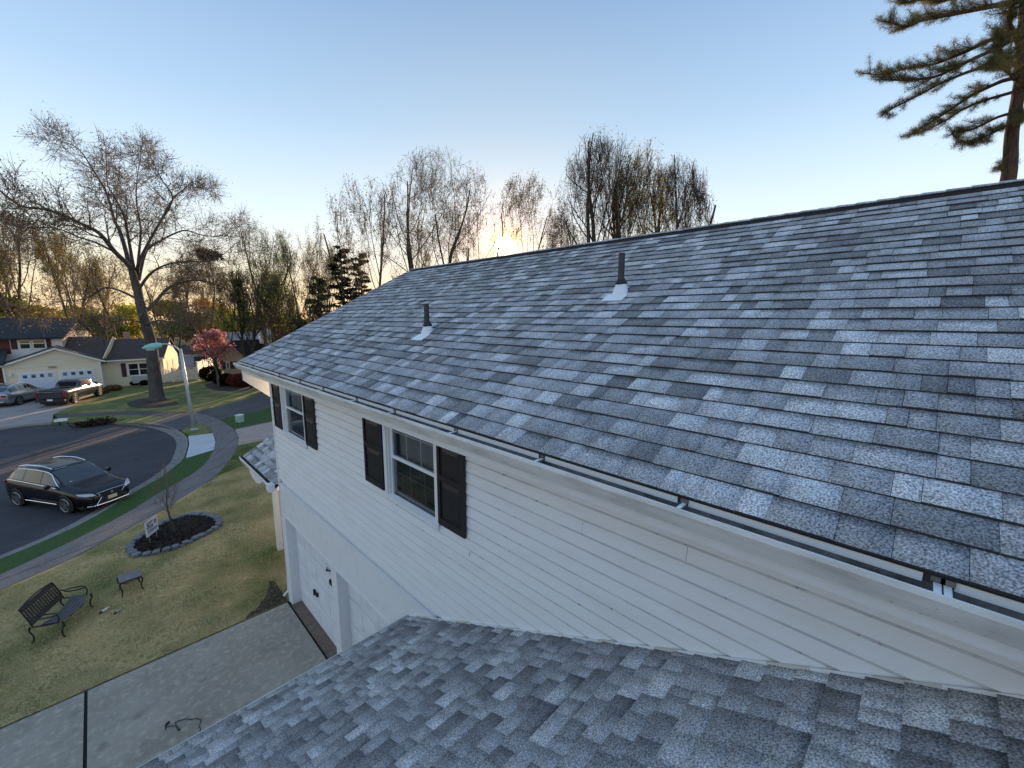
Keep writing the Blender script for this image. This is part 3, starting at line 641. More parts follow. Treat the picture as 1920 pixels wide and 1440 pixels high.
# lower roof trim: gutter board, eave face, flashing along the wall
b_ = MB(); b_.box((XL, YE-.03, ZL-.15), (WX-.01, YE+.012, ZL-.045)); b_.build('eave_board', 'dark_cap', house)
b_ = MB(); b_.box((XL, YE+.042, ZL-.10), (WX-.03, YE+.064, ZL-.018)); b_.box((XL, YE+.013, ZL-.06), (WX-.03, YE+.042, ZL-.035), 1); b_.build('drip_edge', ['drip_edge', 'black_metal'], house)
rr = random.Random(4); yv = YE-.04
while yv > -1.2:
    l_ = rr.uniform(.12, .3); z0 = ZL+S2*(YE-yv); z1 = ZL+S2*(YE-yv+l_)
    b_ = MB(); hgt = rr.uniform(.0, .004)
    b_.add([(WX-.034, yv, z0), (WX-.034, yv-l_, z1), (WX-.030, yv-l_, z1+.026+hgt), (WX-.030, yv, z0+.026+hgt), (WX+.0, yv, z0), (WX, yv-l_, z1), (WX, yv-l_, z1+.012+hgt), (WX, yv, z0+.012+hgt)], ((0, 1, 2, 3), (3, 2, 6, 7), (0, 3, 7, 4), (1, 5, 6, 2)))
    fixn(b_.build('wall_flashing', rr.choice(['drip_edge', 'white_trim', 'white_trim']), house)); yv -= l_-.003
b_ = MB(); b_.box((XL+.3, -8, -.1), (WX-.04, YE-.45, ZL-.1)); b_.prism([(XL+.31, YE-.45, ZL-.1), (XL+.31, -8, ZL-.1), (XL+.31, -8, ZL+S2*(YE+8)-.25), (XL+.31, YE-.45, ZL+S2*.45-.25)], (WX-.05-XL-.31, 0, 0)); fixn(b_.build('wall', 'white_trim', house))
b_ = MB(); b_.box((WX-.03, YE-.45, 2.2), (WX-.016, YE-.03, ZL+.02)); b_.build('eave_return', 'dark_cap', house)
# small porch roof past the corner
PYA, PYB, PZ = CY+.04, 13.95, 3.22; PXE = 2.73
prr = MB(); ps = .60
prr.prism([(PXE, PYA, PZ-.02), (PXE+3.0, PYA, PZ+3*ps-.02), (PXE+3.0, PYA, PZ+3*ps-.14), (PXE, PYA, PZ-.14)], (0, PYB-PYA, 0)); pr_ = prr.build('porch_roof', 'white_trim', house); fixn(pr_)
kp = math.hypot(1, ps)
def fr3(s, t, h): return Vector((PXE-.01, PYB-t, PZ-.01*ps))+Vector((1/kp, 0, ps/kp))*s+Vector((-ps/kp, 0, 1/kp))*(h*1.5)
it3 = make_shingles(pr_, shingle_rows(int(3*kp/.2), .2, PYB-PYA, .14, .45, 9), .2, fr3, 0)
for it in it3[:0]: pass
o = shingle_obj([(a, b, c, d, pr_) for a, b, c, d, e in it3], pr_, 'porch_shingle'); o['kind'] = 'stuff'
g2 = MB(); ring = [(PXE-.01, PZ-.005), (PXE-.01, PZ-.13), (PXE-.10, PZ-.13), (PXE-.13, PZ-.01), (PXE-.115, PZ-.005)]
g2.add([(x, PYA, z) for x, z in ring]+[(x, PYB+.03, z) for x, z in ring], [(i, i+1, 5+i+1, 5+i) for i in range(4)])
pg = g2.build('porch_gutter', 'white_trim', house)
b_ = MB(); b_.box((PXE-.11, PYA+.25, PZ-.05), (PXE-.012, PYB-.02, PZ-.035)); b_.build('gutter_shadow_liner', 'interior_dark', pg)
for yy_ in (11.6, 12.5, 13.4): b_ = MB(); b_.box((PXE-.125, yy_-.012, PZ-.03), (PXE-.01, yy_+.012, PZ-.012)); b_.build('gutter_hanger', 'apron_brown', pg)
b_ = MB(); b_.box((PXE-.135, PYA, PZ-.2), (PXE+.08, PYA+.25, PZ-.03)); b_.build('gutter_end_box', 'white_trim', pg)
b_ = MB(); arc = [(12.55+.6*math.cos(a), PZ-.12-.27*math.sin(a)) for a in [math.pi*i/14 for i in range(15)]]
b_.prism([(PXE-.07, y_, z_) for y_, z_ in arc], (.05, 0, 0)); fixn(b_.build('porch_arch', 'white_trim', house))
b_ = MB(); b_.box((PXE+.6, PYB-.25, 0), (PXE+.75, PYB-.1, PZ+.2)); b_.build('porch_post', 'white_trim', house)
b_ = MB(); b_.tube([(WX+.02, CY+.06, .7), (WX+.01, CY+.08, .25), (WX-.10, CY+.12, .12)], .03, 8); b_.build('downspout', 'white_trim', house)
# thin crack / caulk marks on the wall
for (x, y, h_) in ((1384, 1020, .085), (880, 1035, .05)):
    q = PX(x, y, WX-.016); b_ = MB(); b_.box((WX-.0175, q.y-.0015, q.z-h_), (WX-.012, q.y+.0015, q.z)); b_.build('hairline_seam', 'far_roof_grey', house)
# vent pipes: boot > parts
def vent(px, py, ptop, label):
    d = ray(px, py); n_ = Vector((-S1, 0, 1)); c_ = n_.dot(Vector((XE, 0, ZE))); t_ = (c_-n_.dot(CP))/n_.dot(d); p = CP+d*t_
    dep = (p-CP).dot(Wv); hh = (py-ptop)/FPX*dep*1.0
    t = thing('vent_pipe', p, label, 'vent pipe', 'plumbing vents on the upper roof')
    b_ = MB(); up = up1; a = Vector((0, 1, 0))
    c = p+n1*.016; pts = [c-up*.24-a*.15, c-up*.24+a*.15, c-up*.05+a*.15, c-up*.05-a*.15]
    b_.prism(pts, n1*.006); fixn(b_.build('base_flashing', 'boot_white', t))
    b_ = MB(); ctr = p+n1*.01
    lo = [ctr+(up*math.cos(q)*.125+a*math.sin(q)*.105)-up*.015 for q in [2*math.pi*i/20 for i in range(20)]]
    hi = [p+Vector((0.01, 0, .135+.01*0))+Vector((math.cos(q)*.068, math.sin(q)*.068, math.cos(q)*.02)) for q in [2*math.pi*i/20 for i in range(20)]]
    b_.add(lo+hi, [(i, (i+1) % 20, 20+(i+1) % 20, 20+i) for i in range(20)]+[tuple(range(20, 40))]); fixn(b_.build('boot_cone', 'boot_white', t, smooth=False))
    b_ = MB(); b_.tube([p+Vector((.01, 0, .128)), p+Vector((.01, 0, .15)), p+Vector((.005, 0, .185)), p+Vector((.0, 0, .20))], [.078, .074, .052, .045], 18); b_.build('rubber_collar', 'rubber_black', t, smooth=True)
    z1 = hh+.02
    b_ = MB(); b_.tube([p+Vector((0, 0, .1)), p+Vector((0, 0, z1)), p+Vector((0, 0, z1-.001)), p+Vector((0, 0, z1-.05))], [.042, .042, .036, .036], 18, cap=False); b_.build('pipe', 'pipe_black', t)
vent(801, 626, 573, 'shorter black vent pipe with white flashing, left of the two on the upper roof')
vent(1163, 551, 480, 'taller black vent pipe with white flashing, nearer the ridge on the upper roof')
# ================================================================== TREES
def seg_tubes(S, k=3):
    """S (n,8): p0 p1 r0 r1 -> V,F"""
    S = np.asarray(S, np.float64); p0, p1, r0, r1 = S[:, 0:3], S[:, 3:6], S[:, 6], S[:, 7]
    d = p1-p0; L = np.linalg.norm(d, axis=1, keepdims=True); d = d/np.maximum(L, 1e-6)
    a = np.cross(d, np.where(np.abs(d[:, 2:3]) < .9, [[0, 0, 1.]], [[1., 0, 0]])); a /= np.maximum(np.linalg.norm(a, axis=1, keepdims=True), 1e-6); b = np.cross(d, a)
    V = []
    for (p, r) in ((p0, r0), (p1, r1)):
        for j in range(k):
            an = 2*math.pi*j/k; V.append(p+(a*math.cos(an)+b*math.sin(an))*r[:, None])
    V = np.stack(V, 1).reshape(-1, 3); n = len(S); base_ = np.arange(n)[:, None]*2*k
    F = np.concatenate([base_+np.array([[j, (j+1) % k, k+(j+1) % k, k+j]]) for j in range(k)], 0)
    return V, F
def quads(C, size, R, flat=0.0, asp=1.6):
    """random oriented leaf quads at centres C"""
    n = len(C); a = R.normal(size=(n, 3)); a /= np.linalg.norm(a, axis=1, keepdims=True); b = R.normal(size=(n, 3)); b -= a*(a*b).sum(1, keepdims=True); b /= np.linalg.norm(b, axis=1, keepdims=True)
    s = (size*R.uniform(.6, 1.35, n))[:, None]*.5
    V = np.stack([C-a*s*asp, C-b*s, C+a*s*asp, C+b*s], 1).reshape(-1, 3); F = np.arange(n*4).reshape(-1, 4); return V, F
class Tree:
    def fit(s, p0, Ht, hw=None):
        z = sorted([q[5] for q in s.seg]); zt = z[int(len(z)*.995)]-p0.z; k = Ht/zt
        if hw:
            k *= 1.28; A = np.array(s.seg); P0 = np.array(p0); rv = np.array(Rv); u = (A[:, 3:6]-P0) @ rv; lo, hi = np.quantile(u, .03), np.quantile(u, .97)
            kw = min(k, max(.5*k, 2.5*hw/(hi-lo))); sc3 = np.array([kw, kw, k]); c_ = -(lo+hi)/2*kw
            def f(P): Q = (P-P0)*sc3; g = np.clip(Q[:, 2:3]/(Ht*.6), 0, 1); return P0+Q+rv*c_*g
            p_, q_ = f(A[:, 0:3]), f(A[:, 3:6])
            def env(P):
                d = P-P0; zz = d[:, 2]; cz = Ht*.70; r = np.hypot(d[:, 0], d[:, 1]); up_ = np.where(zz > cz, (zz-cz)/(Ht-cz), (cz-zz)/(Ht*.62)); return np.sqrt((r/hw)**2+up_**2)
            keep = (env(q_) < 1+s.N.uniform(-.05, .09, len(A))) | (A[:, 6] > .05) & (env(q_) < 1.0)
            s.seg = [tuple(x) for x in np.hstack([p_, q_, A[:, 6:8]])[keep]]; s.trunk.v = [tuple(x) for x in f(np.array(s.trunk.v))]; t_ = f(s.tips); s.tips = t_[env(t_) < 1.03]; return
        s.seg = [tuple([p0.x+(q[0]-p0.x)*k, p0.y+(q[1]-p0.y)*k, p0.z+(q[2]-p0.z)*k, p0.x+(q[3]-p0.x)*k, p0.y+(q[4]-p0.y)*k, p0.z+(q[5]-p0.z)*k, q[6], q[7]]) for q in s.seg]
        s.trunk.v = [(p0.x+(a-p0.x)*k, p0.y+(b-p0.y)*k, p0.z+(c-p0.z)*k) for a, b, c in s.trunk.v]
        s.tips = (s.tips-np.array(p0))*k+np.array(p0)
    def __init__(s, seed): s.R = random.Random(seed); s.N = np.random.RandomState(seed); s.trunk = MB(); s.seg = []; s.tips = []; s.l3 = []
    def limb(s, p, d, L, r, lv, P, mb=None):
        R = s.R; n = P['n'][lv] if lv < len(P['n']) else 3; st = L/n; pts = [p]; rad = [r]; dd = d.normalized(); wig = P['wig']; up = P['up'][lv]
        for i in range(n):
            dd = (dd+Vector((R.gauss(0, wig), R.gauss(0, wig), R.gauss(0, wig)+up))).normalized()
            p = p+dd*st; pts.append(p); rad.append(r*(1-(i+1)/n*P['taper'][lv]))
        s.add(pts, rad, lv, P)
    def add(s, pts, rad, lv, P, frac0=None):
        R = s.R
        if lv <= P['solid']: s.trunk.tube(pts, rad, 8 if lv == 0 else 6, cap=False)
        else:
            for a, b, ra, rb in zip(pts, pts[1:], rad, rad[1:]): s.seg.append((*a, *b, ra, rb))
        if lv >= P['levels']:
            s.l3.append((pts, rad)); return
        m = P['kids'][lv]; f0 = P['f0'][lv] if frac0 is None else frac0; nseg = len(pts)-1
        tot = sum((b-a).length for a, b in zip(pts, pts[1:]))
        ph = R.uniform(0, 6.28)
        for j in range(m):
            f = f0+(1-f0)*(j+R.uniform(.1, .9))/m; q = f*nseg; i = min(int(q), nseg-1); u = q-i
            p = pts[i].lerp(pts[i+1], u); d = (pts[i+1]-pts[i]).normalized(); r = rad[i]+(rad[i+1]-rad[i])*u
            ph += 2.4+R.uniform(-.5, .5); o_ = d.orthogonal().normalized(); o_ = Matrix.Rotation(ph, 3, d) @ o_
            ang = math.radians(P['ang'][lv]*R.uniform(.7, 1.3)); nd = d*math.cos(ang)+o_*math.sin(ang)
            L = tot*P['len'][lv]*R.uniform(.65, 1.2)*(1-.45*(f-f0)/(1-f0+1e-6)); s.limb(p, nd, L, min(r*.75, max(r*P['rr'][lv], P['rmin'])), lv+1, P)
        # continuation tip
        d = (pts[-1]-pts[-2]).normalized(); s.limb(pts[-1], d, tot*P['len'][lv]*P.get('cont', .7), rad[-1], lv+1, P)
    def twigs(s, per, L, r, up=.25, spread=1.0):
        if not s.l3: return
        N_ = s.N; A = []; D = []
        for pts, rad in s.l3:
            n = len(pts)-1
            for _ in range(per):
                q = N_.uniform(.1, n-.001); i = int(q); u = q-i; A.append(pts[i].lerp(pts[i+1], u)); D.append((pts[i+1]-pts[i]).normalized())
        A = np.array([tuple(a) for a in A]); D = np.array([tuple(a) for a in D]); n = len(A)
        o = N_.normal(size=(n, 3)); o /= np.linalg.norm(o, axis=1, keepdims=True); d = D+o*spread*.9; d[:, 2] += up; d /= np.linalg.norm(d, axis=1, keepdims=True)
        Ls = L*N_.uniform(.5, 1.4, (n, 1)); m = A+d*Ls*.5; d2 = d+N_.normal(size=(n, 3))*.25; d2[:, 2] += up*.8; d2 /= np.linalg.norm(d2, axis=1, keepdims=True); e = m+d2*Ls*.5
        rr = np.full((n, 1), r)
        s.seg += [tuple(x) for x in np.hstack([A, m, rr, rr*.75])]+[tuple(x) for x in np.hstack([m, e, rr*.75, rr*.4])]
        s.tips = np.vstack([m, e, (m+e)/2])
    def finish(s, name, pos, label, bark, twig, leaf=None, nleaf=0, lsize=.08, spread=.25, group=None, cat='tree'):
        t = thing(name, pos, label, cat, group)
        if s.trunk.v: s.trunk.build('trunk', bark, t, smooth=True)
        if s.seg:
            V, F = seg_tubes(s.seg); npmesh('branches', V, F, twig, t)
        if leaf and nleaf and len(s.tips):
            idx = s.N.randint(0, len(s.tips), nleaf); C = s.tips[idx]+s.N.normal(size=(nleaf, 3))*spread; V, F = quads(C, lsize, s.N); npmesh('foliage', V, F, leaf, t)
        return t
BARE = dict(levels=3, solid=1, n=[7, 6, 4, 3], wig=.12, up=[.03, .06, .08, .10], taper=[.5, .75, .8, .8], kids=[6, 6, 5], f0=[.38, .22, .2], ang=[44, 48, 48], len=[.78, .55, .5], rr=[.5, .45, .45], rmin=.012)
def bare_tree(px, ptop, D, label, stems=1, lean=0, seed=1, spread=30, leaf='leaf_bud', nleaf=2500, lsize=.09, r0=.22, twig='twig', bark='bark', per=8, P=None, fork=.3, group='bare spring trees behind the houses', name='bare_tree', tw=.8, tr=.0125, hw=None):
    p0 = PD(px, 594, D); p0.z = 0; top = PD(px, ptop, D); Ht = top.z; T = Tree(seed); P = dict(BARE, **(P or {})); right = Rv.copy(); R = T.R
    if hw: P['solid'] = 0
    for k in range(stems):
        if stems == 1: a = lean; b = 0
        else: a = lean+(k/(stems-1)-.5)*spread+R.uniform(-4, 4); b = R.uniform(-spread/2.5, spread/2.5)
        d = (Vector((0, 0, 1))+right*math.tan(math.radians(a))+Vector((Wv.x, Wv.y, 0)).normalized()*math.tan(math.radians(b))).normalized()
        L = Ht*(.52 if stems == 1 else R.uniform(.48, .58)); T.limb(p0+right*(k-(stems-1)/2)*r0*.9, d, L, r0*(1 if stems == 1 else .72), 0, P)
    T.twigs(per, tw, tr); T.fit(p0, Ht, hw/FPX*(p0-CP).dot(Wv) if hw else None)
    return T.finish(name, p0, label, bark, twig, leaf, nleaf, lsize, .22, group)
# --- big oak: hand laid limbs
def oak():
    YP = 47.5; T = Tree(42); R = T.R
    def pl(L, rs, dy=0.0, lv=1, kids=9, f0=.25):
        pts = []
        for i, (x, y) in enumerate(L): p = PY(x, y, YP+dy*i/(len(L)-1)); pts.append(p)
        pts = smooth_path(pts, 3); n = len(pts); rad = [(rs[0]+(rs[1]-rs[0])*(i/(n-1))**.8)*.54 for i in range(n)]
        P = dict(levels=3, solid=1, n=[6, 5, 4, 3], wig=.13, up=[0, .03, .05, .05], taper=[.5, .8, .8, .8], kids=[0, int(kids*1.3), 6], f0=[.2, f0, .12], ang=[40, 46, 46], len=[.5, .24, .55], rr=[.5, .5, .5], rmin=.016, cont=.5)
        T.add(pts, rad, lv, P)
    # trunk with flared foot
    tr = smooth_path([PY(296, 754, YP), PY(293, 735, YP), PY(289, 700, YP), PY(285, 660, YP), PY(279, 625, YP), PY(268, 590, YP), PY(260, 555, YP), PY(257, 532, YP)], 3)
    rad = [.84, .58, .53, .50, .49, .48, .47]+[.46-.19*i/(len(tr)-8) for i in range(len(tr)-7)]
    T.trunk.tube(tr, rad, 14, cap=False)
    pl([(257, 535), (245, 502), (216, 473), (187, 438), (155, 421), (125, 406), (82, 392), (38, 386), (0, 357), (-40, 330)], (.42, .05), -6, kids=16)
    pl([(254, 545), (236, 470), (222, 427), (215, 415), (201, 365), (175, 319), (146, 278), (111, 264)], (.36, .03), 4, kids=14)
    pl([(256, 530), (248, 488), (238, 430), (233, 406), (215, 370), (201, 345), (200, 300)], (.28, .03), -3, kids=12)
    pl([(258, 520), (260, 482), (264, 430), (256, 380), (257, 336), (264, 290)], (.26, .03), 6, kids=12)
    pl([(258, 510), (262, 488), (292, 430), (324, 374), (305, 340), (285, 300)], (.28, .03), -5, kids=12)
    pl([(292, 430), (324, 374), (345, 355), (365, 340), (391, 356)], (.15, .03), -2, kids=6)
    pl([(260, 525), (274, 470), (300, 452), (327, 438), (350, 432), (379, 441), (417, 441), (440, 418)], (.26, .03), 5, kids=14)
    pl([(259, 545), (280, 515), (310, 497), (350, 490), (402, 488), (449, 450)], (.24, .03), -6, kids=12)
    pl([(265, 592), (290, 568), (315, 540), (345, 529), (379, 526), (420, 540), (440, 552)], (.34, .05), 3, kids=12)
    pl([(256, 560), (225, 545), (195, 540), (160, 560), (110, 566), (60, 585)], (.22, .03), 6, kids=11)
    pl([(216, 473), (180, 455), (146, 444), (102, 427), (44, 427), (-10, 410)], (.18, .03), -8, kids=13)
    pl([(270, 605), (240, 600), (200, 606), (160, 612)], (.16, .03), -3, kids=5)
    pl([(272, 610), (300, 600), (330, 606), (370, 600)], (.14, .03), -7, kids=8)
    T.twigs(7, 1.0, .014, up=.10, spread=1.3)
    # a squirrel nest in the right-hand limbs is part of the tree
    t = T.finish('oak_tree', tr[0], 'massive bare oak with thick grey trunk and wide crooked limbs by the far driveway', 'bark_grey', 'twig', 'leaf_bud', 7000, .08, .3)
    c = PY(391, 478, YP+2); C = np.array(c)+T.N.normal(size=(260, 3))*[.45, .35, .2]; V, F = quads(C, .28, T.N, asp=2.5); npmesh('squirrel_nest', V, F, 'dead_leaf', t)
oak()
# --- bare trees behind our roof
POL = dict(up=[.04, .07, .09, .10], ang=[52, 44, 38], wig=.10, kids=[7, 6, 4], f0=[.5, .15, .1], len=[.62, .55, .5])
bare_tree(684, 336, 44, 'round crowned bare tree just left of the roof ridge end', stems=2, spread=30, seed=3, r0=.30, hw=84, nleaf=3500)
bare_tree(830, 285, 46, 'tall fan shaped bare tree left of the sun with stems leaning left', stems=4, spread=52, seed=5, r0=.30, hw=104, nleaf=4000)
bare_tree(886, 305, 50, 'tall upright bare tree just left of the sun', stems=2, spread=26, seed=6, r0=.28, hw=48, nleaf=3000)
bare_tree(765, 400, 56, 'low thin bare tree above the left end of the ridge', stems=2, spread=40, seed=61, r0=.16, hw=44, nleaf=2000)
bare_tree(985, 325, 48, 'bare tree rising straight behind the sun', stems=2, spread=34, seed=7, r0=.22, hw=56, nleaf=4000)
bare_tree(1040, 375, 46, 'small budding bare tree just right of the sun', stems=2, spread=34, seed=8, r0=.2, hw=40, nleaf=3000)
bare_tree(1120, 244, 40, 'tallest pruned tree right of the sun with long upright shoots', stems=3, spread=26, seed=9, r0=.38, hw=80, P=POL, per=9, tw=1.1, nleaf=3500, twig='twig_dark')
bare_tree(1196, 268, 40, 'pruned tree with mossy thick stems between two others right of the sun', stems=3, spread=28, seed=10, r0=.40, hw=56, P=POL, per=9, tw=1.1, nleaf=4500, leaf='leaf_gold', twig='twig_dark')
bare_tree(1256, 296, 42, 'rightmost bare tree with shoots curving outwards', stems=3, spread=26, seed=12, r0=.28, hw=60, P=POL, per=9, tw=1.1, nleaf=2000, twig='twig_dark')
bare_tree(500, 418, 56, 'budding tree leaning left over the small tan building', stems=2, spread=54, seed=14, r0=.28, hw=56, leaf='leaf_green', nleaf=4000)
bare_tree(580, 425, 58, 'green tinted budding tree behind the dark evergreens', stems=2, spread=50, seed=15, r0=.26, hw=60, leaf='leaf_gold', nleaf=4000)
bare_tree(560, 500, 40, 'dark tree with long limb reaching left before the evergreens', stems=2, spread=60, seed=16, r0=.3, hw=60, leaf='leaf_green', nleaf=1500, twig='twig_dark')
bare_tree(460, 500, 50, 'dark forked tree standing behind the tan building', stems=2, spread=30, seed=17, r0=.36, hw=44, leaf='leaf_green', nleaf=2500, twig='twig_dark')
bare_tree(512, 508, 52, 'many stemmed tree beside the cupola', stems=4, spread=40, seed=18, r0=.26, hw=40, leaf='leaf_gold', nleaf=2000)
bare_tree(420, 500, 82, 'pale budding tree behind the pink blossom', stems=2, spread=40, seed=19, r0=.2, hw=40, leaf='leaf_gold', nleaf=3000)
bare_tree(375, 460, 80, 'rusty brown budding tree right of the oak trunk', stems=2, spread=44, seed=20, r0=.26, hw=48, leaf='leaf_brown', nleaf=3500, lsize=.11)
bare_tree(318, 500, 78, 'brown budding tree close behind the oak', stems=2, spread=44, seed=21, r0=.26, hw=44, leaf='leaf_brown', nleaf=3000, lsize=.11)
bare_tree(205, 470, 80, 'golden budding tree left of the oak trunk', stems=2, spread=50, seed=22, r0=.28, hw=50, leaf='leaf_gold', nleaf=4000, lsize=.12)
bare_tree(125, 430, 80, 'tall golden green tree behind the brick house gable', stems=3, spread=50, seed=23, r0=.3, hw=64, leaf='leaf_gold', nleaf=5000, lsize=.12)
bare_tree(40, 405, 80, 'reddish brown budding tree above the brick house', stems=3, spread=56, seed=24, r0=.32, hw=76, leaf='leaf_brown', nleaf=6500, lsize=.12)
bare_tree(-50, 430, 78, 'bare tree cut by the left edge of the view', stems=2, spread=50, seed=25, r0=.28, hw=70, leaf='leaf_gold', nleaf=4000, lsize=.12)
# --- leafy trees near the horizon
def leafy(px, ptop, D, halfw_px, label, leaf, seed, n=2600, ls=.26, name='leafy_tree', zb=.5):
    p = PD(px, 594, D); p.z = 0; zt = PD(px, ptop, D).z; hw = halfw_px/FPX*(p-CP).dot(Wv); N_ = np.random.RandomState(seed); R = random.Random(seed)
    t = thing(name, p, label, 'tree', 'leafing trees along the horizon')
    m = MB(); m.tube([p, p+Vector((.1, 0, zt*.35)), p+Vector((-.1, .1, zt*.7))], [.28, .2, .06], 7)
    for k in range(6):
        a = R.uniform(0, 6.28); z0 = zt*R.uniform(.25, .5); m.tube([p+Vector((0, 0, z0)), p+Vector((math.cos(a)*hw*.4, math.sin(a)*hw*.4, z0+zt*.15)), p+Vector((math.cos(a)*hw*.75, math.sin(a)*hw*.75, z0+zt*.35))], [.11, .07, .03], 5, cap=False)
    m.build('trunk', 'bark', t)
    nb = 26; C = []
    for k in range(nb):
        a = R.uniform(0, 6.28); e = R.uniform(0, 1)**.6; rr_ = hw*(.25+.7*R.random())*math.sqrt(max(.05, 1-(e*2-1)**2*.8)); c = np.array([p.x+math.cos(a)*rr_, p.y+math.sin(a)*rr_, zt*(.2+.72*e)])
        s_ = hw*R.uniform(.14, .34); C.append(c+N_.normal(size=(n//nb, 3))*[s_, s_, s_*.7])
    C = np.vstack(C); C = C[(C[:, 2] > zb) & (C[:, 2] < zt*1.02)]; V, F = quads(C, ls, N_); npmesh('crown', V, F, leaf, t)
leafy(60, 565, 84, 40, 'low golden green tree above the brick house roof', 'leaf_gold', 1)
leafy(150, 575, 126, 30, 'yellow green tree between the oak and the brick gable', 'leaf_yellow', 2, n=2600, ls=.42)
leafy(15, 550, 82, 40, 'olive leafing tree at the left edge of the view', 'leaf_green', 3)
leafy(235, 570, 130, 30, 'yellow leafing tree just left of the oak trunk', 'leaf_yellow', 4, n=2600, ls=.42)
leafy(318, 565, 128, 36, 'dark olive tree just right of the oak trunk', 'leaf_green', 5, n=2600, ls=.42)
leafy(395, 560, 135, 32, 'bright orange tree beside the pink blossom', 'leaf_orange', 6, n=2600, ls=.42)
leafy(430, 578, 128, 34, 'yellow tree right of the orange one', 'leaf_yellow', 7, n=2600, ls=.42)
leafy(480, 583, 132, 34, 'yellow green tree behind the cupola building', 'leaf_yellow', 8, n=2600, ls=.42)
leafy(525, 588, 126, 26, 'orange brown tree at the foot of the roof slope', 'leaf_orange', 9, n=2600, ls=.42)
leafy(360, 585, 130, 24, 'low orange tree behind the fence', 'leaf_orange', 10, n=2600, ls=.42)
leafy(392, 618, 60, 26, 'small tree covered in pink blossom over the fence', 'leaf_pink', 11, n=1500, ls=.22, name='blossom_tree')
leafy(545, 600, 62, 30, 'dark red leafed tree half hidden by the roof edge', 'leaf_red', 12, n=4000)
leafy(500, 628, 66, 20, 'low red brown shrub like tree behind the cupola', 'leaf_red', 13, n=2500)
leafy(190, 588, 124, 24, 'dark green tree right behind the sunlit gable', 'leaf_green', 14, n=2600, ls=.42)
leafy(100, 590, 90, 30, 'far gold tree over the brick house ridge', 'leaf_gold', 15)
# evergreens
def evergreen(px, ptop, D, hw_px, label, seed, n=5000, seg_=.5, needle='needle_dark'):
    p = PD(px, 594, D); p.z = 0; zt = PD(px, ptop, D).z; hw = hw_px/FPX*(p-CP).dot(Wv); T = Tree(seed); R = T.R
    T.trunk.tube([p, p+Vector((.1, 0, zt*.5)), p+Vector((0, 0, zt))], [.26, .17, .03], 7, cap=False); C = []
    for k in range(90):
        f = .14+.86*(k/90); z = zt*f; L = hw*(1.15-f*.85)*R.uniform(.55, 1.15); a = R.uniform(0, 6.28); d = Vector((math.cos(a), math.sin(a), R.uniform(-.1, .35))); q = p+Vector((0, 0, z)); e = q+d*L+Vector((0, 0, -.12*L)); mid = q+d*L*.55
        T.seg += [(*q, *mid, .05, .035), (*mid, *e, .035, .012)]
        m_ = n//90; u = T.N.uniform(.25, 1.02, (m_, 1)); cc = np.array(q)*(1-u)+np.array(e)*u; C.append(cc+T.N.normal(size=(m_, 3))*np.array([.26, .26, .10])*(L*.3+.25))
    T.tips = np.vstack(C); t = thing('evergreen_tree', p, label, 'tree', 'dark evergreens left of the roof'); T.trunk.build('trunk', 'bark', t)
    V, F = seg_tubes(T.seg); npmesh('branches', V, F, 'twig_dark', t); V, F = quads(T.tips, .13, T.N, asp=3.0); npmesh('crown', V, F, needle, t)
evergreen(645, 462, 44, 46, 'dark evergreen with flat topped crown left of the roof slope', 51)
evergreen(600, 520, 42, 36, 'shorter dark evergreen at the left of the pair of tall ones', 52)
evergreen(680, 475, 46, 36, 'dark evergreen closest to the roof ridge end', 53)
evergreen(560, 600, 50, 40, 'low dark conifer where the roof edge meets the trees', 54)
# unseen shade for the street: no conifers built here, houses added further down
for i, (px, D, tp) in enumerate(((735, 47, 520), (770, 50, 515), (800, 46, 525), (840, 50, 515), (700, 52, 520))):
    pass
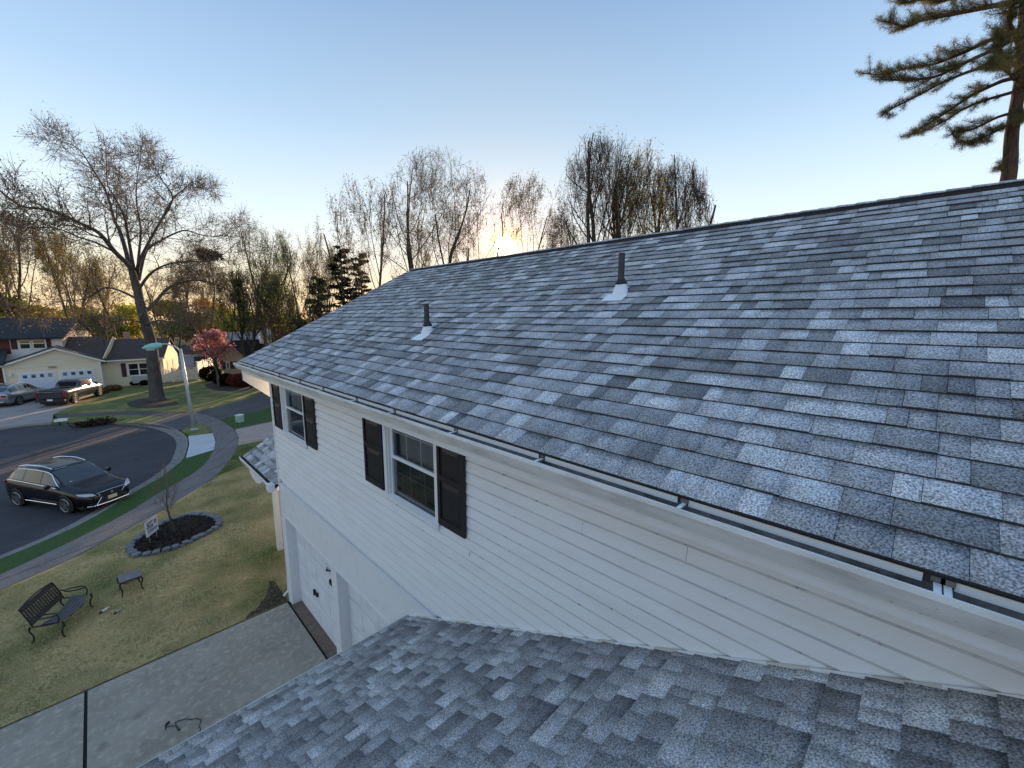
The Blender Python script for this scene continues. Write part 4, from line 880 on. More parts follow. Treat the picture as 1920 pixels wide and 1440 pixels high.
# --- pine at the right
def pine():
    D = 24.0; T = Tree(77); N_ = T.N; R = T.R
    def P_(x, y, dd=0): return PD(x, y, D+dd)
    base_ = P_(1862, 594); base_.z = 0
    tr = smooth_path([base_, P_(1876, 420), P_(1893, 320), P_(1897, 250), P_(1913, 150), P_(1918, 60), P_(1925, -60), P_(1930, -220), P_(1932, -420)], 3); n = len(tr)
    T.trunk.tube(tr, [.24-.16*i/(n-1) for i in range(n)], 10, cap=False); clumps = []
    def br(L, r, dd, kids=12, klen=.9, start=.25, dens=1.0):
        pts = smooth_path([P_(x, y, dd*i/(len(L)-1)) for i, (x, y) in enumerate(L)], 3); n = len(pts)
        T.trunk.tube(pts, [r*(1-.85*i/(n-1))+.006 for i in range(n)], 5, cap=False)
        for j in range(int(kids*2.0*dens)):
            f = start+(1-start)*(j+R.random())/(kids*2*dens); q = f*(n-1); i = min(int(q), n-2); p = pts[i].lerp(pts[i+1], q-i); d = (pts[i+1]-pts[i]).normalized()
            o_ = Vector((R.gauss(0, 1), R.gauss(0, 1), R.gauss(.45, .45))).normalized(); dr = (d*.9+o_*.8).normalized(); L_ = klen*R.uniform(.35, 1.0)*(1.1-.5*f); e = p+dr*L_
            e2 = e+(dr+Vector((0, 0, .5))).normalized()*L_*.35; T.seg += [(*p, *e, .018, .010), (*e, *e2, .010, .006)]
            for u in (.35, .55, .75, .92): clumps.append(p.lerp(e, u)); 
            clumps.append(e2); clumps.append(e.lerp(e2, .5))
    br([(1925, 0), (1880, 8), (1830, 18), (1780, 28), (1730, 38), (1700, 50), (1668, 42)], .10, -2, 16, .85, .2, 1.5)
    br([(1915, -30), (1860, -20), (1800, -8), (1760, 4), (1725, 0), (1690, 8)], .10, 2, 18, .9, .15, 1.6)
    br([(1915, 55), (1880, 68), (1850, 78), (1815, 95), (1780, 110), (1745, 122), (1700, 128), (1660, 140), (1622, 138)], .09, 2, 20, .85, .25, 1.3)
    br([(1913, 65), (1870, 90), (1830, 108), (1790, 128), (1750, 145), (1700, 150), (1655, 150)], .08, -2.5, 16, .75, .35, 1.2)
    br([(1912, 100), (1870, 122), (1830, 130), (1790, 145), (1760, 158), (1735, 172), (1700, 190), (1670, 205), (1662, 214)], .07, 1, 13, .6, .3)
    br([(1910, 145), (1880, 152), (1850, 165), (1820, 180), (1790, 200), (1760, 220), (1735, 235), (1705, 254)], .07, -1, 14, .55, .2)
    br([(1908, 170), (1880, 178), (1840, 190), (1800, 208), (1775, 225), (1745, 240), (1718, 250)], .06, 3, 12, .5, .2)
    br([(1905, 210), (1870, 220), (1840, 235), (1815, 245), (1785, 248), (1800, 262), (1820, 270)], .05, 0, 12, .6, .15)
    br([(1904, 225), (1880, 240), (1850, 255), (1825, 268)], .04, -1, 9, .5, .2)
    br([(1900, 270), (1890, 290), (1880, 305), (1872, 318)], .03, 0, 6, .35, .2)
    br([(1912, 90), (1900, 60), (1890, 30), (1900, 0)], .08, -3, 14, .8, .1, 1.3)
    br([(1910, 130), (1890, 110), (1875, 95), (1880, 70)], .06, -3, 12, .7, .1, 1.3)
    br([(1905, 240), (1915, 225), (1935, 215), (1960, 220)], .05, -2, 10, .6, .1, 1.3)
    br([(1908, 190), (1925, 170), (1950, 160), (1990, 165)], .06, 0, 12, .8, .1, 1.3)
    br([(1915, 110), (1940, 90), (1980, 80), (2030, 90)], .07, 1, 14, .9, .1, 1.3)
    br([(1922, 10), (1950, -10), (1990, -20), (2040, -10)], .08, 0, 14, .9, .1, 1.3)
    br([(1902, 150), (1890, 135), (1870, 125), (1850, 118)], .05, -4, 10, .6, .1, 1.3)
    br([(1920, -60), (1880, -80), (1830, -90), (1780, -80)], .09, 1, 14, .9, .2)
    br([(1925, -140), (1890, -165), (1850, -180)], .08, -1, 12, .8, .2)
    br([(1926, -140), (1960, -165), (2000, -170)], .08, 1, 12, .8, .2)
    t = T.finish('pine_tree', tr[0], 'tall pine at the right edge with layered needle boughs reaching left', 'bark_pine', 'twig_dark')
    C = np.array([tuple(c) for c in clumps]); k = 34; C = np.repeat(C, k, 0); n = len(C); d = N_.normal(size=(n, 3)); d[:, 2] += .35; d /= np.linalg.norm(d, axis=1, keepdims=True); L_ = N_.uniform(.10, .19, (n, 1)); C = C+N_.normal(size=(n, 3))*.05
    s_ = np.cross(d, N_.normal(size=(n, 3))); s_ /= np.linalg.norm(s_, axis=1, keepdims=True); V = np.stack([C-s_*.0042, C+s_*.0042, C+d*L_], 1).reshape(-1, 3); F = np.arange(n*3).reshape(-1, 3); npmesh('needles', V, F, 'needle_pine', t)
pine()
# --- far treeline closing the horizon
def treeline():
    N_ = np.random.RandomState(5); C = []
    for k in range(240):
        az = math.radians(N_.uniform(-55, 135)); D = N_.uniform(120, 190); hgt = N_.uniform(4, 9); c = np.array([math.sin(az)*D, math.cos(az)*D, 0]); m = 110; u = N_.normal(size=(m, 3)); u[:, 2] = np.abs(N_.uniform(0, 1, m)); C.append(c+u*[3.2, 3.2, hgt])
    C = np.vstack(C); V, F = quads(C, .9, N_); o = npmesh('far_treeline', V, F, 'leaf_brown'); tag(o, 'hazy brown treeline along the far horizon', 'trees', kind='stuff')
treeline()
# --- small garden trees
def sapling():
    T = Tree(88); p = G(328, 999); P = dict(levels=2, solid=0, n=[5, 4, 3], wig=.07, up=[.05, .12, .12], taper=[.6, .8, .8], kids=[11, 5], f0=[.30, .15], ang=[32, 28], len=[.62, .45], rr=[.4, .5], rmin=.004)
    T.limb(p, Vector((-.08, 0, 1)), 1.75, .034, 0, P); T.twigs(4, .22, .0028, up=.35, spread=.6)
    T.finish('sapling', p, 'young bare sapling growing in the stone ringed mulch bed', 'bark_grey', 'twig', cat='sapling')
sapling()
def young():
    T = Tree(89); p = G(410, 728); P = dict(levels=2, solid=1, n=[5, 4, 3], wig=.10, up=[.0, .02, .05], taper=[.6, .8, .8], kids=[8, 6], f0=[.45, .2], ang=[58, 40], len=[.75, .45], rr=[.5, .5], rmin=.02)
    T.limb(p, Vector((-.10, 0, 1)), 4.2, .12, 0, P); T.twigs(4, .5, .012, up=.1)
    T.finish('small_tree', p, 'small bare dogwood like tree in front of the rounded dark shrub', 'bark_grey', 'twig', 'leaf_red', 500, .08)
young()
def shrub(px, py, wpx, hpx, label, seed, leaf='hedge_dark', n=3500, ls=.12):
    p = G(px, py); dep = (p-CP).dot(Wv); hw = wpx/FPX*dep*.5; hh = hpx/FPX*dep; N_ = np.random.RandomState(seed); t = thing('shrub', p, label, 'shrub', 'shrubs round the neighbour garden')
    m = MB()
    for k in range(7): a = k*.9; m.tube([p, p+Vector((math.cos(a)*hw*.3, math.sin(a)*hw*.3, hh*.5)), p+Vector((math.cos(a)*hw*.6, math.sin(a)*hw*.6, hh*.8))], [.03, .02, .008], 4, cap=False)
    m.build('stems', 'twig_dark', t)
    u = N_.normal(size=(n, 3)); u /= np.linalg.norm(u, axis=1, keepdims=True); u *= N_.uniform(.75, 1.0, (n, 1))*(1+.12*np.sin(u[:, :1]*7+seed)*np.cos(u[:, 1:2]*6)); C = np.array(p)+[0, 0, hh*.48]+u*[hw, hw, hh*.5]; C = C[C[:, 2] > .03]; V, F = quads(C, ls, N_, asp=1.3); npmesh('leaves', V, F, leaf, t)
shrub(395, 714, 34, 28, 'big rounded dark shrub beside the white fence', 1)
shrub(425, 722, 40, 22, 'low dark hedge right of the small bare tree', 2)
shrub(452, 724, 44, 24, 'dark red hedge running towards the tan building', 3, 'leaf_red')
shrub(478, 718, 34, 20, 'dark hedge end nearest our roof corner', 4)
shrub(213, 732, 26, 10, 'low brown shrub at the corner of the neighbour garage', 5, 'leaf_brown', 1500)
shrub(252, 722, 14, 8, 'small dark shrub left of the air conditioner', 6, n=900)
shrub(272, 722, 14, 9, 'small dark shrub just left of the oak trunk', 7, n=900)
shrub(303, 712, 16, 14, 'thin reddish shrub by the picket fence', 8, 'leaf_red', 500)
shrub(195, 738, 14, 6, 'tiny shrub at the edge of the concrete driveway', 9, 'leaf_brown', 600)
o = slab('mulch_ring_far', gpts([(238, 755), (262, 748), (300, 746), (330, 752), (335, 758), (300, 764), (258, 765), (240, 761)]), -.1, .02, 'mulch_far')
o = slab('hedge_mulch', gpts([(382, 722), (400, 716), (470, 712), (490, 722), (488, 730), (440, 734), (400, 732)]), -.1, .02, 'mulch_far')
# ================================================================== NEIGHBOUR BUILDINGS
HX0, HX1, HY = -6.15, .10, 57.9
nh = thing('neighbour_house', (-3, HY+6, 0), 'cream and brick neighbour house with double garage gable and lit yellow end gable', 'house')
def bx(name, a, b, m, par): q = MB(); q.box(a, b); return q.build(name, m, par)
def zat(x, y, Y): return PY(x, y, Y).z
def xat(x, y, Y): return PY(x, y, Y).x
ez = 3.0; GPX_ = xat(102, 653, HY); GPZ = zat(102, 653, HY)
b_ = MB(); b_.prism([(HX0, HY, -.1), (HX1, HY, -.1), (HX1, HY, ez), (GPX_, HY, GPZ-.12), (HX0, HY, ez-.1)], (0, 9, 0)); fixn(b_.build('wall', 'far_cream', nh))
for (xa, za, xb, zb) in ((HX0-.35, ez-.22, GPX_, GPZ), (GPX_, GPZ, HX1+.35, ez-.12)):
    b_ = MB(); b_.prism([(xa, HY-.3, za), (xb, HY-.3, zb), (xb, HY-.3, zb+.12), (xa, HY-.3, za+.12)], (0, 9.3, 0)); fixn(b_.build('garage_roof', 'far_roof_brown', nh))
    b_ = MB(); b_.prism([(xa, HY-.34, za-.1), (xb, HY-.34, zb-.1), (xb, HY-.34, zb+.06), (xa, HY-.34, za+.06)], (0, .035, 0)); fixn(b_.build('rake_board', 'far_white', nh))
# garage doors from their corners
for (xa, xb, n_) in ((xat(44, 735, HY), xat(107, 730, HY), 4), (xat(119, 730, HY), xat(180, 730, HY), 4)):
    zt = zat(110, 700, HY) if xa < -3 else zat(150, 698, HY); zt = 2.12
    bx('garage_door_frame', (xa-.12, HY-.05, 0), (xb+.12, HY+.02, zt+.1), 'far_white', nh)
    gd = bx('garage_door', (xa, HY-.075, 0), (xb, HY-.045, zt), 'far_door', nh)
    for k in range(4):
        zz = k*zt/4
        w_ = (xb-xa)/n_
        for j in range(n_):
            if k == 3: bx('door_window', (xa+j*w_+.14, HY-.095, zz+.1), (xa+(j+1)*w_-.14, HY-.074, zz+zt/4-.12), 'far_glass', gd)
            else: bx('door_panel', (xa+j*w_+.08, HY-.09, zz+.07), (xa+(j+1)*w_-.08, HY-.074, zz+zt/4-.07), 'far_door', gd)
for (x_, m_) in ((HX0+.06, 'far_white'), (HX1-.05, 'far_white')): bx('downspout', (x_-.06, HY-.12, 0), (x_+.06, HY-.01, ez-.1), m_, nh)
q = PY(19, 703, HY); bx('wall_lantern', (q.x-.12, HY-.22, q.z-.15), (q.x+.12, HY-.02, q.z+.15), 'tube_white', nh)
q = PY(98, 688, HY); bx('gable_light', (q.x-.25, HY-.15, q.z-.05), (q.x+.25, HY-.02, q.z+.05), 'far_roof_grey', nh)
# wing to the right
WY = 59.6; wx0, wx1 = HX1, xat(306, 690, WY); wez = zat(250, 671, WY); wrz = zat(250, 637, WY+3.2)
wfx = xat(335, 690, WY+6.8); kx = (wfx-wx1)/6.8
def ex(y): return wx1+(y-WY)*kx
sec = [(WY, -.1), (WY, wez), (WY+3.4, wrz-.15), (WY+6.8, wez), (WY+6.8, -.1)]
b_ = MB(); b_.add([(wx0, y, z) for y, z in sec]+[(ex(y), y, z) for y, z in sec], [(0, 1, 2, 3, 4), (9, 8, 7, 6, 5)]+[(i, (i+1) % 5, 5+(i+1) % 5, 5+i) for i in range(5)]); fixn(b_.build('wall', 'far_cream', nh))
b_ = MB(); sec = [(WY+.02, -.1), (WY+.02, wez-.05), (WY+3.4, wrz-.2), (WY+6.78, wez-.05), (WY+6.78, -.1)]
b_.add([(ex(y)+.01, y, z) for y, z in sec]+[(ex(y)+.05, y, z) for y, z in sec], [(0, 1, 2, 3, 4), (9, 8, 7, 6, 5)]+[(i, (i+1) % 5, 5+(i+1) % 5, 5+i) for i in range(5)]); fixn(b_.build('end_gable_siding', 'far_yellow', nh))
for s_ in (0, 1):
    y0_, y1_ = (WY-.4, WY+3.4) if s_ == 0 else (WY+7.2, WY+3.4)
    b_ = MB(); v8 = [(wx0-2.2, y0_, wez-.22), (wx0-2.2, y1_, wrz), (ex(y1_)+.25, y1_, wrz), (ex(y0_)+.25, y0_, wez-.22)]; b_.prism(v8, (0, 0, .12)); fixn(b_.build('wing_roof', 'far_roof_brown', nh))
bx('gutter', (wx0, WY-.5, wez-.24), (wx1+.2, WY-.38, wez-.1), 'far_white', nh)
xa, xb = xat(240, 690, WY), xat(280, 690, WY); za, zb = zat(260, 703, WY), zat(260, 681, WY)
wf = bx('window', (xa-.1, WY-.06, za-.1), (xb+.1, WY+.01, zb+.1), 'far_white', nh)
for k in range(2):
    w_ = (xb-xa)/2; bx('pane', (xa+k*w_+.07, WY-.08, za+.04), (xa+(k+1)*w_-.07, WY-.055, zb-.04), 'car_glass', wf); bx('meeting_rail', (xa+k*w_+.07, WY-.095, (za+zb)/2-.03), (xa+(k+1)*w_-.07, WY-.078, (za+zb)/2+.03), 'far_white', wf)
bx('shutter', (xat(227, 690, WY), WY-.07, za-.1), (xat(236, 690, WY), WY-.01, zb+.1), 'maroon', nh)
bx('shutter', (xb+.14, WY-.07, za-.1), (xb+.55, WY-.01, zb+.1), 'maroon', nh)
bx('air_conditioner', (xat(248, 712, WY), WY-.45, .25), (xat(274, 712, WY), WY-.01, .95), 'ac_grey', nh)
for k in range(2):
    y_ = WY+1.5+k*2.4; b_ = MB(); b_.prism([(ex(y_)+.05, y_, 1.0), (ex(y_+1.0)+.05, y_+1.0, 1.0), (ex(y_+1.0)+.05, y_+1.0, 2.3), (ex(y_)+.05, y_, 2.3)], (.04, 0, 0)); fixn(b_.build('window', 'far_tan', nh))
q = PY(238, 628, WY+4); b_ = MB(); b_.box((q.x-.3, WY+3.6, wrz-.5), (q.x+.25, WY+4.2, wrz+.85)); b_.build('chimney', 'chimney', nh)
# raised back gable of the garage block and the cream strip gable
BY = 63.0; gx = xat(211, 632, HY+5); gz = zat(211, 632, HY+5)
b_ = MB(); b_.prism([PY(192, 672, HY+.6), PY(211, 631, HY+4.9), PY(221, 639, HY+6.2), PY(205, 672, HY+3.4)], (.08, -.02, 0)); fixn(b_.build('cross_gable', 'far_yellow', nh))
for s_ in (0, 1):
    y0_, y1_ = (HY+1.6, HY+5.2) if s_ == 0 else (HY+8.8, HY+5.2)
    b_ = MB(); b_.prism([(GPX_-.5, y0_, ez-.5), (GPX_-.5, y1_, gz), (GPX_-.5, y1_, gz+.12), (GPX_-.5, y0_, ez-.38)], (HX1+.45-GPX_+.5, 0, 0)); fixn(b_.build('cross_roof', 'far_roof_brown', nh))
# two storey block behind on the left
TY = 61.5; tx1 = xat(118, 650, TY); tx0 = -26; te = zat(60, 631, TY); tr_ = zat(60, 598, TY+4.2)
b_ = MB(); b_.prism([(tx0, TY, -.1), (tx0, TY, te), (tx0, TY+4.4, tr_-.15), (tx0, TY+8.8, te), (tx0, TY+8.8, -.1)], (tx1-tx0, 0, 0)); fixn(b_.build('wall', 'far_white', nh))
kt = (xat(172, 632, TY+8.8)-tx1)/8.8
def et(y): return tx1+(y-TY)*kt
sec = [(TY+.01, 1.2), (TY+.01, te-.05), (TY+4.4, tr_-.2), (TY+8.79, te-.05), (TY+8.79, 1.2)]
b_ = MB(); b_.add([(tx1-.2, y, z) for y, z in sec]+[(et(y)+.03, y, z) for y, z in sec], [(0, 1, 2, 3, 4), (9, 8, 7, 6, 5)]+[(i, (i+1) % 5, 5+(i+1) % 5, 5+i) for i in range(5)]); fixn(b_.build('end_gable_siding', 'far_tan', nh))
for s_ in (0, 1):
    y0_, y1_ = (TY-.5, TY+4.4) if s_ == 0 else (TY+9.3, TY+4.4)
    b_ = MB(); b_.prism([(tx0, y0_, te-.26), (tx0, y1_, tr_), (et(y1_)+.3, y1_, tr_), (et(y0_)+.3, y0_, te-.26)], (0, 0, .14)); fixn(b_.build('main_roof', 'far_roof_black', nh))
b_ = MB(); b_.box((tx0, TY-.06, zat(10, 664, TY)), (xat(19, 650, TY), TY+.01, te-.2)); b_.build('brick_panel', 'far_brick', nh)
for (a, b, sh) in ((21, 33, 'maroon'), (88, 97, 'maroon')): bx('shutter', (xat(a, 650, TY), TY-.06, zat(27, 655, TY)), (xat(b, 650, TY), TY-.01, zat(27, 634, TY)), sh, nh)
for (a, b) in ((37, 58), (62, 86)):
    xa, xb, za, zb = xat(a, 650, TY), xat(b, 650, TY), zat(50, 654, TY), zat(50, 634, TY); wf = bx('window', (xa-.08, TY-.06, za-.08), (xb+.08, TY+.01, zb+.08), 'far_white', nh)
    for k in range(2): hh = (zb-za)/2; bx('pane', (xa+.06, TY-.08, za+k*hh+.05), (xb-.06, TY-.055, za+(k+1)*hh-.05), 'car_glass', wf)
b_ = MB(); b_.prism([(tx0, HY-.6, 3.0), (tx0, TY, 4.1), (tx0, TY, 4.24), (tx0, HY-.6, 3.14)], (HX0+.2-tx0, 0, 0)); fixn(b_.build('porch_roof', 'far_roof_black', nh))
bx('white_band', (tx0, TY-.09, zat(10, 666, TY)-.05), (xat(20, 660, TY), TY-.005, zat(10, 664, TY)-.02), 'far_white', nh)
bx('brick_panel', (-12, HY+1.2, -.1), (HX0-.03, HY+1.3, 3), 'far_brick', nh)
# tan building with cupola
TB = 60.0
sh_ = thing('tan_outbuilding', PY(437, 700, TB)+Vector((0, 4, 0)), 'small tan sided building with black roof and a blue cupola', 'building')
xl, xr, xp = xat(418, 680, TB), xat(456, 680, TB), xat(431, 640, TB); zl, zr_, zp = zat(418, 661, TB), zat(456, 666, TB), zat(431, 641, TB)
# gable plane faces the street; its ridge runs away to the right
rd = Vector((.92, .40, 0)).normalized()*9
b_ = MB(); b_.prism([(xl, TB, -.1), (xr, TB, -.1), (xr, TB, zr_), (xp, TB, zp), (xl, TB, zl)], rd); fixn(b_.build('wall', 'far_tan', sh_))
for (p_, q_) in (((xl-.25, zl-.15), (xp, zp+.02)), ((xp, zp+.02), (xr+.25, zr_-.15))):
    b_ = MB(); b_.prism([(p_[0]-.2, TB-.1, p_[1]), (q_[0]-.2, TB-.1, q_[1]), (q_[0]-.2, TB-.1, q_[1]+.13), (p_[0]-.2, TB-.1, p_[1]+.13)], rd*1.04); fixn(b_.build('roof', 'far_roof_black', sh_))
    b_ = MB(); b_.prism([(p_[0]-.2, TB-.15, p_[1]-.1), (q_[0]-.2, TB-.15, q_[1]-.1), (q_[0]-.2, TB-.15, q_[1]+.04), (p_[0]-.2, TB-.15, p_[1]+.04)], (0, .045, 0)); fixn(b_.build('rake_board', 'far_tan', sh_))
for (a, b) in ((425, 430), (447, 452)):
    xa, xb = xat(a, 688, TB), xat(b, 688, TB); za, zb = zat(428, 692, TB), zat(428, 678, TB); wf = bx('window', (xa-.06, TB-.06, za), (xb+.06, TB+.01, zb), 'far_white', sh_); bx('pane', (xa+.04, TB-.08, za+.1), (xb-.04, TB-.055, zb-.1), 'far_glass', wf)
    bx('shutter', (xa-.45, TB-.07, za), (xa-.1, TB-.01, zb), 'far_roof_brown', sh_); bx('shutter', (xb+.1, TB-.07, za), (xb+.45, TB-.01, zb), 'far_roof_brown', sh_)
z = 0.3
b_ = MB()
while z < 3.6: b_.box((xl+.02, TB-.03, z), (xr-.02, TB-.012, z+.02)); z += .28
o = b_.build('siding_course', 'far_tan', sh_); o['kind'] = 'stuff'
cq = PD(500, 641, 63); cu = bx('cupola', (cq.x-.75, cq.y-.75, zp-.4), (cq.x+.75, cq.y+.75, zp+.75), 'far_white', sh_)
for k in range(3): bx('louver', (cq.x-.6, cq.y-.80, zp+.02+k*.2), (cq.x+.6, cq.y-.745, zp+.12+k*.2), 'ac_grey', cu)
b_ = MB(); a_ = .95; zc = zp+.75; b_.add([(cq.x-a_, cq.y-a_, zc), (cq.x+a_, cq.y-a_, zc), (cq.x+a_, cq.y+a_, zc), (cq.x-a_, cq.y+a_, zc), (cq.x, cq.y, zc+.95)], ((3, 2, 1, 0), (0, 1, 4), (1, 2, 4), (2, 3, 4), (3, 0, 4))); b_.build('cupola_roof', 'green_metal', cu)
# grey roofed house beyond the fence
gh = thing('ranch_house', (10, 72, 0), 'low white house with long grey roof behind the white fence', 'house')
GY = 70; xa, xb = xat(338, 680, GY), xat(425, 680, GY); zb = zat(360, 688, GY); zt = zat(360, 668, GY+4)
b_ = MB(); b_.prism([(xa, GY, -.1), (xa, GY, zb), (xa, GY+4, zt-.1), (xa, GY+8, zb), (xa, GY+8, -.1)], (xb-xa+4, 0, 0)); fixn(b_.build('wall', 'far_white', gh))
for s_ in (0, 1):
    y0_, y1_ = (GY-.5, GY+4) if s_ == 0 else (GY+8.5, GY+4)
    b_ = MB(); b_.prism([(xa-.4, y0_, zb-.25), (xa-.4, y1_, zt), (xa-.4, y1_, zt+.12), (xa-.4, y0_, zb-.12)], (xb-xa+4.8, 0, 0)); fixn(b_.build('roof', 'far_roof_grey', gh))
bx('window', (xa+1.5, GY-.05, .6), (xa+5.5, GY+.01, 1.9), 'far_roof_black', gh)
fh = thing('far_house', (14, 92, 0), 'distant white house with dark roof seen under the branches', 'house')
FY = 92; xa, xb = xat(340, 660, FY), xat(400, 660, FY); zb = zat(360, 662, FY); zt = zat(360, 648, FY+4)
b_ = MB(); b_.box((xa, FY, 0), (xb, FY+8, zb)); b_.build('wall', 'far_white', fh); b_ = MB(); b_.prism([(xa-.4, FY-.5, zb-.1), (xa-.4, FY+4, zt), (xa-.4, FY+8.5, zb-.1)], (xb-xa+.8, 0, 0)); fixn(b_.build('roof', 'far_roof_black', fh)); bx('window', (xa+2, FY-.05, 1), (xa+3.5, FY+.01, 2.2), 'far_roof_black', fh)
f3 = thing('far_house', (34, 104, 0), 'far cream house just left of the cupola', 'house')
xa, xb = xat(440, 640, 104), xat(520, 640, 104); zb = zat(470, 636, 104); zt = zat(470, 622, 108)
b_ = MB(); b_.box((xa, 104, 0), (xb, 112, zb)); b_.build('wall', 'far_cream', f3); b_ = MB(); b_.prism([(xa-.4, 103.5, zb-.1), (xa-.4, 108, zt), (xa-.4, 112.5, zb-.1)], (xb-xa+.8, 0, 0)); fixn(b_.build('roof', 'far_roof_grey', f3))
# unseen house added behind our roof to keep low sun off lawn and street
bh = thing('added_shade_house', (38, 50, 0), 'unseen two storey house added beyond the ridge to shade the lawn', 'house')
b_ = MB(); b_.box((27, 38, -.1), (52, 47, 7.0)); b_.prism([(27, 38, 7.0), (27, 42.5, 9.3), (27, 47, 7.0)], (25, 0, 0)); fixn(b_.build('wall', 'far_white', bh))
for s_ in (0, 1):
    y0_, y1_ = (37.4, 42.5) if s_ == 0 else (47.6, 42.5)
    b_ = MB(); b_.prism([(26.6, y0_, 6.8), (26.6, y1_, 9.4), (26.6, y1_, 9.55), (26.6, y0_, 6.95)], (25.8, 0, 0)); fixn(b_.build('roof', 'far_roof_grey', bh))
for k in range(6): wf = bx('window', (28.5+k*4, 37.94, 3.6), (29.7+k*4, 38.01, 5.0), 'far_white', bh); bx('pane', (28.6+k*4, 37.92, 3.7), (29.6+k*4, 37.945, 4.9), 'far_glass', wf)
bh = thing('added_shade_house', (35, 58, 0), 'second unseen house added beyond the ridge to shade the street', 'house')  # another unseen house, added to block the sun from the street
b_ = MB(); b_.box((27, 54, -.1), (46, 62, 6.4)); b_.prism([(27, 54, 6.4), (27, 58, 8.3), (27, 62, 6.4)], (19, 0, 0)); fixn(b_.build('wall', 'far_tan', bh))
for s_ in (0, 1):
    y0_, y1_ = (53.5, 58) if s_ == 0 else (62.5, 58)
    b_ = MB(); b_.prism([(26.8, y0_, 6.3), (26.8, y1_, 8.4), (26.8, y1_, 8.52), (26.8, y0_, 6.42)], (19.4, 0, 0)); fixn(b_.build('roof', 'far_roof', bh))
for k in range(4): wf = bx('window', (28.5+k*4.4, 53.94, 3.6), (29.7+k*4.4, 54.01, 5.0), 'far_white', bh); bx('pane', (28.6+k*4.4, 53.92, 3.7), (29.6+k*4.4, 53.945, 4.9), 'far_glass', wf)
# picket fence and vinyl fence
pf = thing('picket_fence', PY(330, 712, 59.3), 'white scalloped picket fence in front of the yellow end gable', 'fence')
xa, xb = xat(300, 712, 59.3), xat(371, 712, 59.3); n_ = 26
for k in range(n_):
    x = xa+(xb-xa)*k/(n_-1); zt = 1.35+.22*abs(math.sin(k*.45)); b_ = MB(); b_.box((x-.045, 59.28, .08), (x+.045, 59.31, zt-.08)); b_.add([(x-.045, 59.28, zt-.08), (x+.045, 59.28, zt-.08), (x, 59.28, zt), (x-.045, 59.31, zt-.08), (x+.045, 59.31, zt-.08), (x, 59.31, zt)], ((0, 1, 2), (5, 4, 3), (0, 2, 5, 3), (1, 4, 5, 2))); b_.build('picket', 'vinyl', pf)
for z in (.3, .85): bx('rail', (xa, 59.31, z), (xb, 59.36, z+.09), 'vinyl', pf)
for k in range(4): x = xa+(xb-xa)*k/3; bx('post', (x-.07, 59.25, 0), (x+.07, 59.39, 1.65), 'vinyl', pf)
vf = thing('vinyl_fence', PY(400, 705, 59.3), 'tall white panel fence catching warm light beside the round shrub', 'fence')
A_ = PY(372, 710, 59.3); A_.z = 0; B_ = PD(424, 680, 75); B_.z = 0; seg_ = (B_-A_)/6; ang_ = math.atan2(seg_.y, seg_.x)
for k in range(6):
    a = A_+seg_*k; Mx = Matrix.Translation(a) @ Matrix.Rotation(ang_, 4, 'Z'); L_ = seg_.length
    b_ = MB(); b_.box((-.07, -.07, 0), (.07, .07, 2.2), M=Mx); b_.build('post', 'vinyl', vf)
    for j in range(8): b_ = MB(); w_ = (L_-.14)/8; b_.box((.07+j*w_+.008, -.02, .1), (.07+(j+1)*w_-.008, .02, 1.95), M=Mx); b_.build('fence_board', 'vinyl', vf)
    b_ = MB(); b_.box((.07, -.035, 1.95), (L_-.07, .035, 2.05), M=Mx); b_.build('rail', 'vinyl', vf)
# ================================================================== STREET THINGS
def lamp():
    p = G(364.5, 806); t = thing('street_lamp', p, 'tall grey street lamp with curved arm and pale teal head', 'street lamp')
    Y = p.y; top = PY(338, 654, Y); pl = MB(); a = p.copy(); pl.tube([a, a.lerp(top, .5), top], [.115, .095, .075], 12); pl.build('pole', 'galv', t, smooth=True)
    b_ = MB(); b_.box((p.x-.2, p.y-.2, 0), (p.x+.2, p.y+.2, .05)); b_.tube([p, p+Vector((0, 0, .14))], [.16, .15], 12); b_.build('base_plate', 'galv', t)
    arm = smooth_path([top-Vector((0, 0, .25)), PY(331, 652, Y), PY(320, 647, Y), PY(309, 645, Y), PY(300, 646, Y)], 4); b_ = MB(); b_.tube(arm, .045, 8); b_.build('arm', 'galv', t, smooth=True)
    h0, h1 = PY(303, 646.5, Y), PY(266, 653, Y); d = (h1-h0).normalized(); b_ = MB(); L_ = (h1-h0).length
    b_.tube([h0, h0+d*L_*.12, h0+d*L_*.45, h0+d*L_*.8, h1], [.09, .17, .20, .14, .04], 12); hd_ = b_.build('lamp_head', 'lamp_head', t, smooth=True)
    b_ = MB(); b_.tube([h0+d*L_*.4-Vector((0, 0, .12)), h0+d*L_*.8-Vector((0, 0, .10))], [.15, .11], 12); b_.build('lens', 'lens_glass', hd_)
lamp()
def utility():
    p = G(450, 791); t = thing('utility_box', p, 'pale green utility box on the grass by the tan path', 'utility box', rz=.5)
    b_ = MB(); b_.box((-.19, -.17, 0), (.19, .17, .46)); b_.build('cabinet', 'util_green', t, local=True); b_ = MB(); b_.box((-.21, -.19, .46), (.21, .19, .52)); b_.build('lid', 'util_top', t, local=True)
    b_ = MB(); b_.box((-.22, -.20, -.02), (.22, .20, .02)); b_.build('pad', 'concrete', t, local=True)
utility()
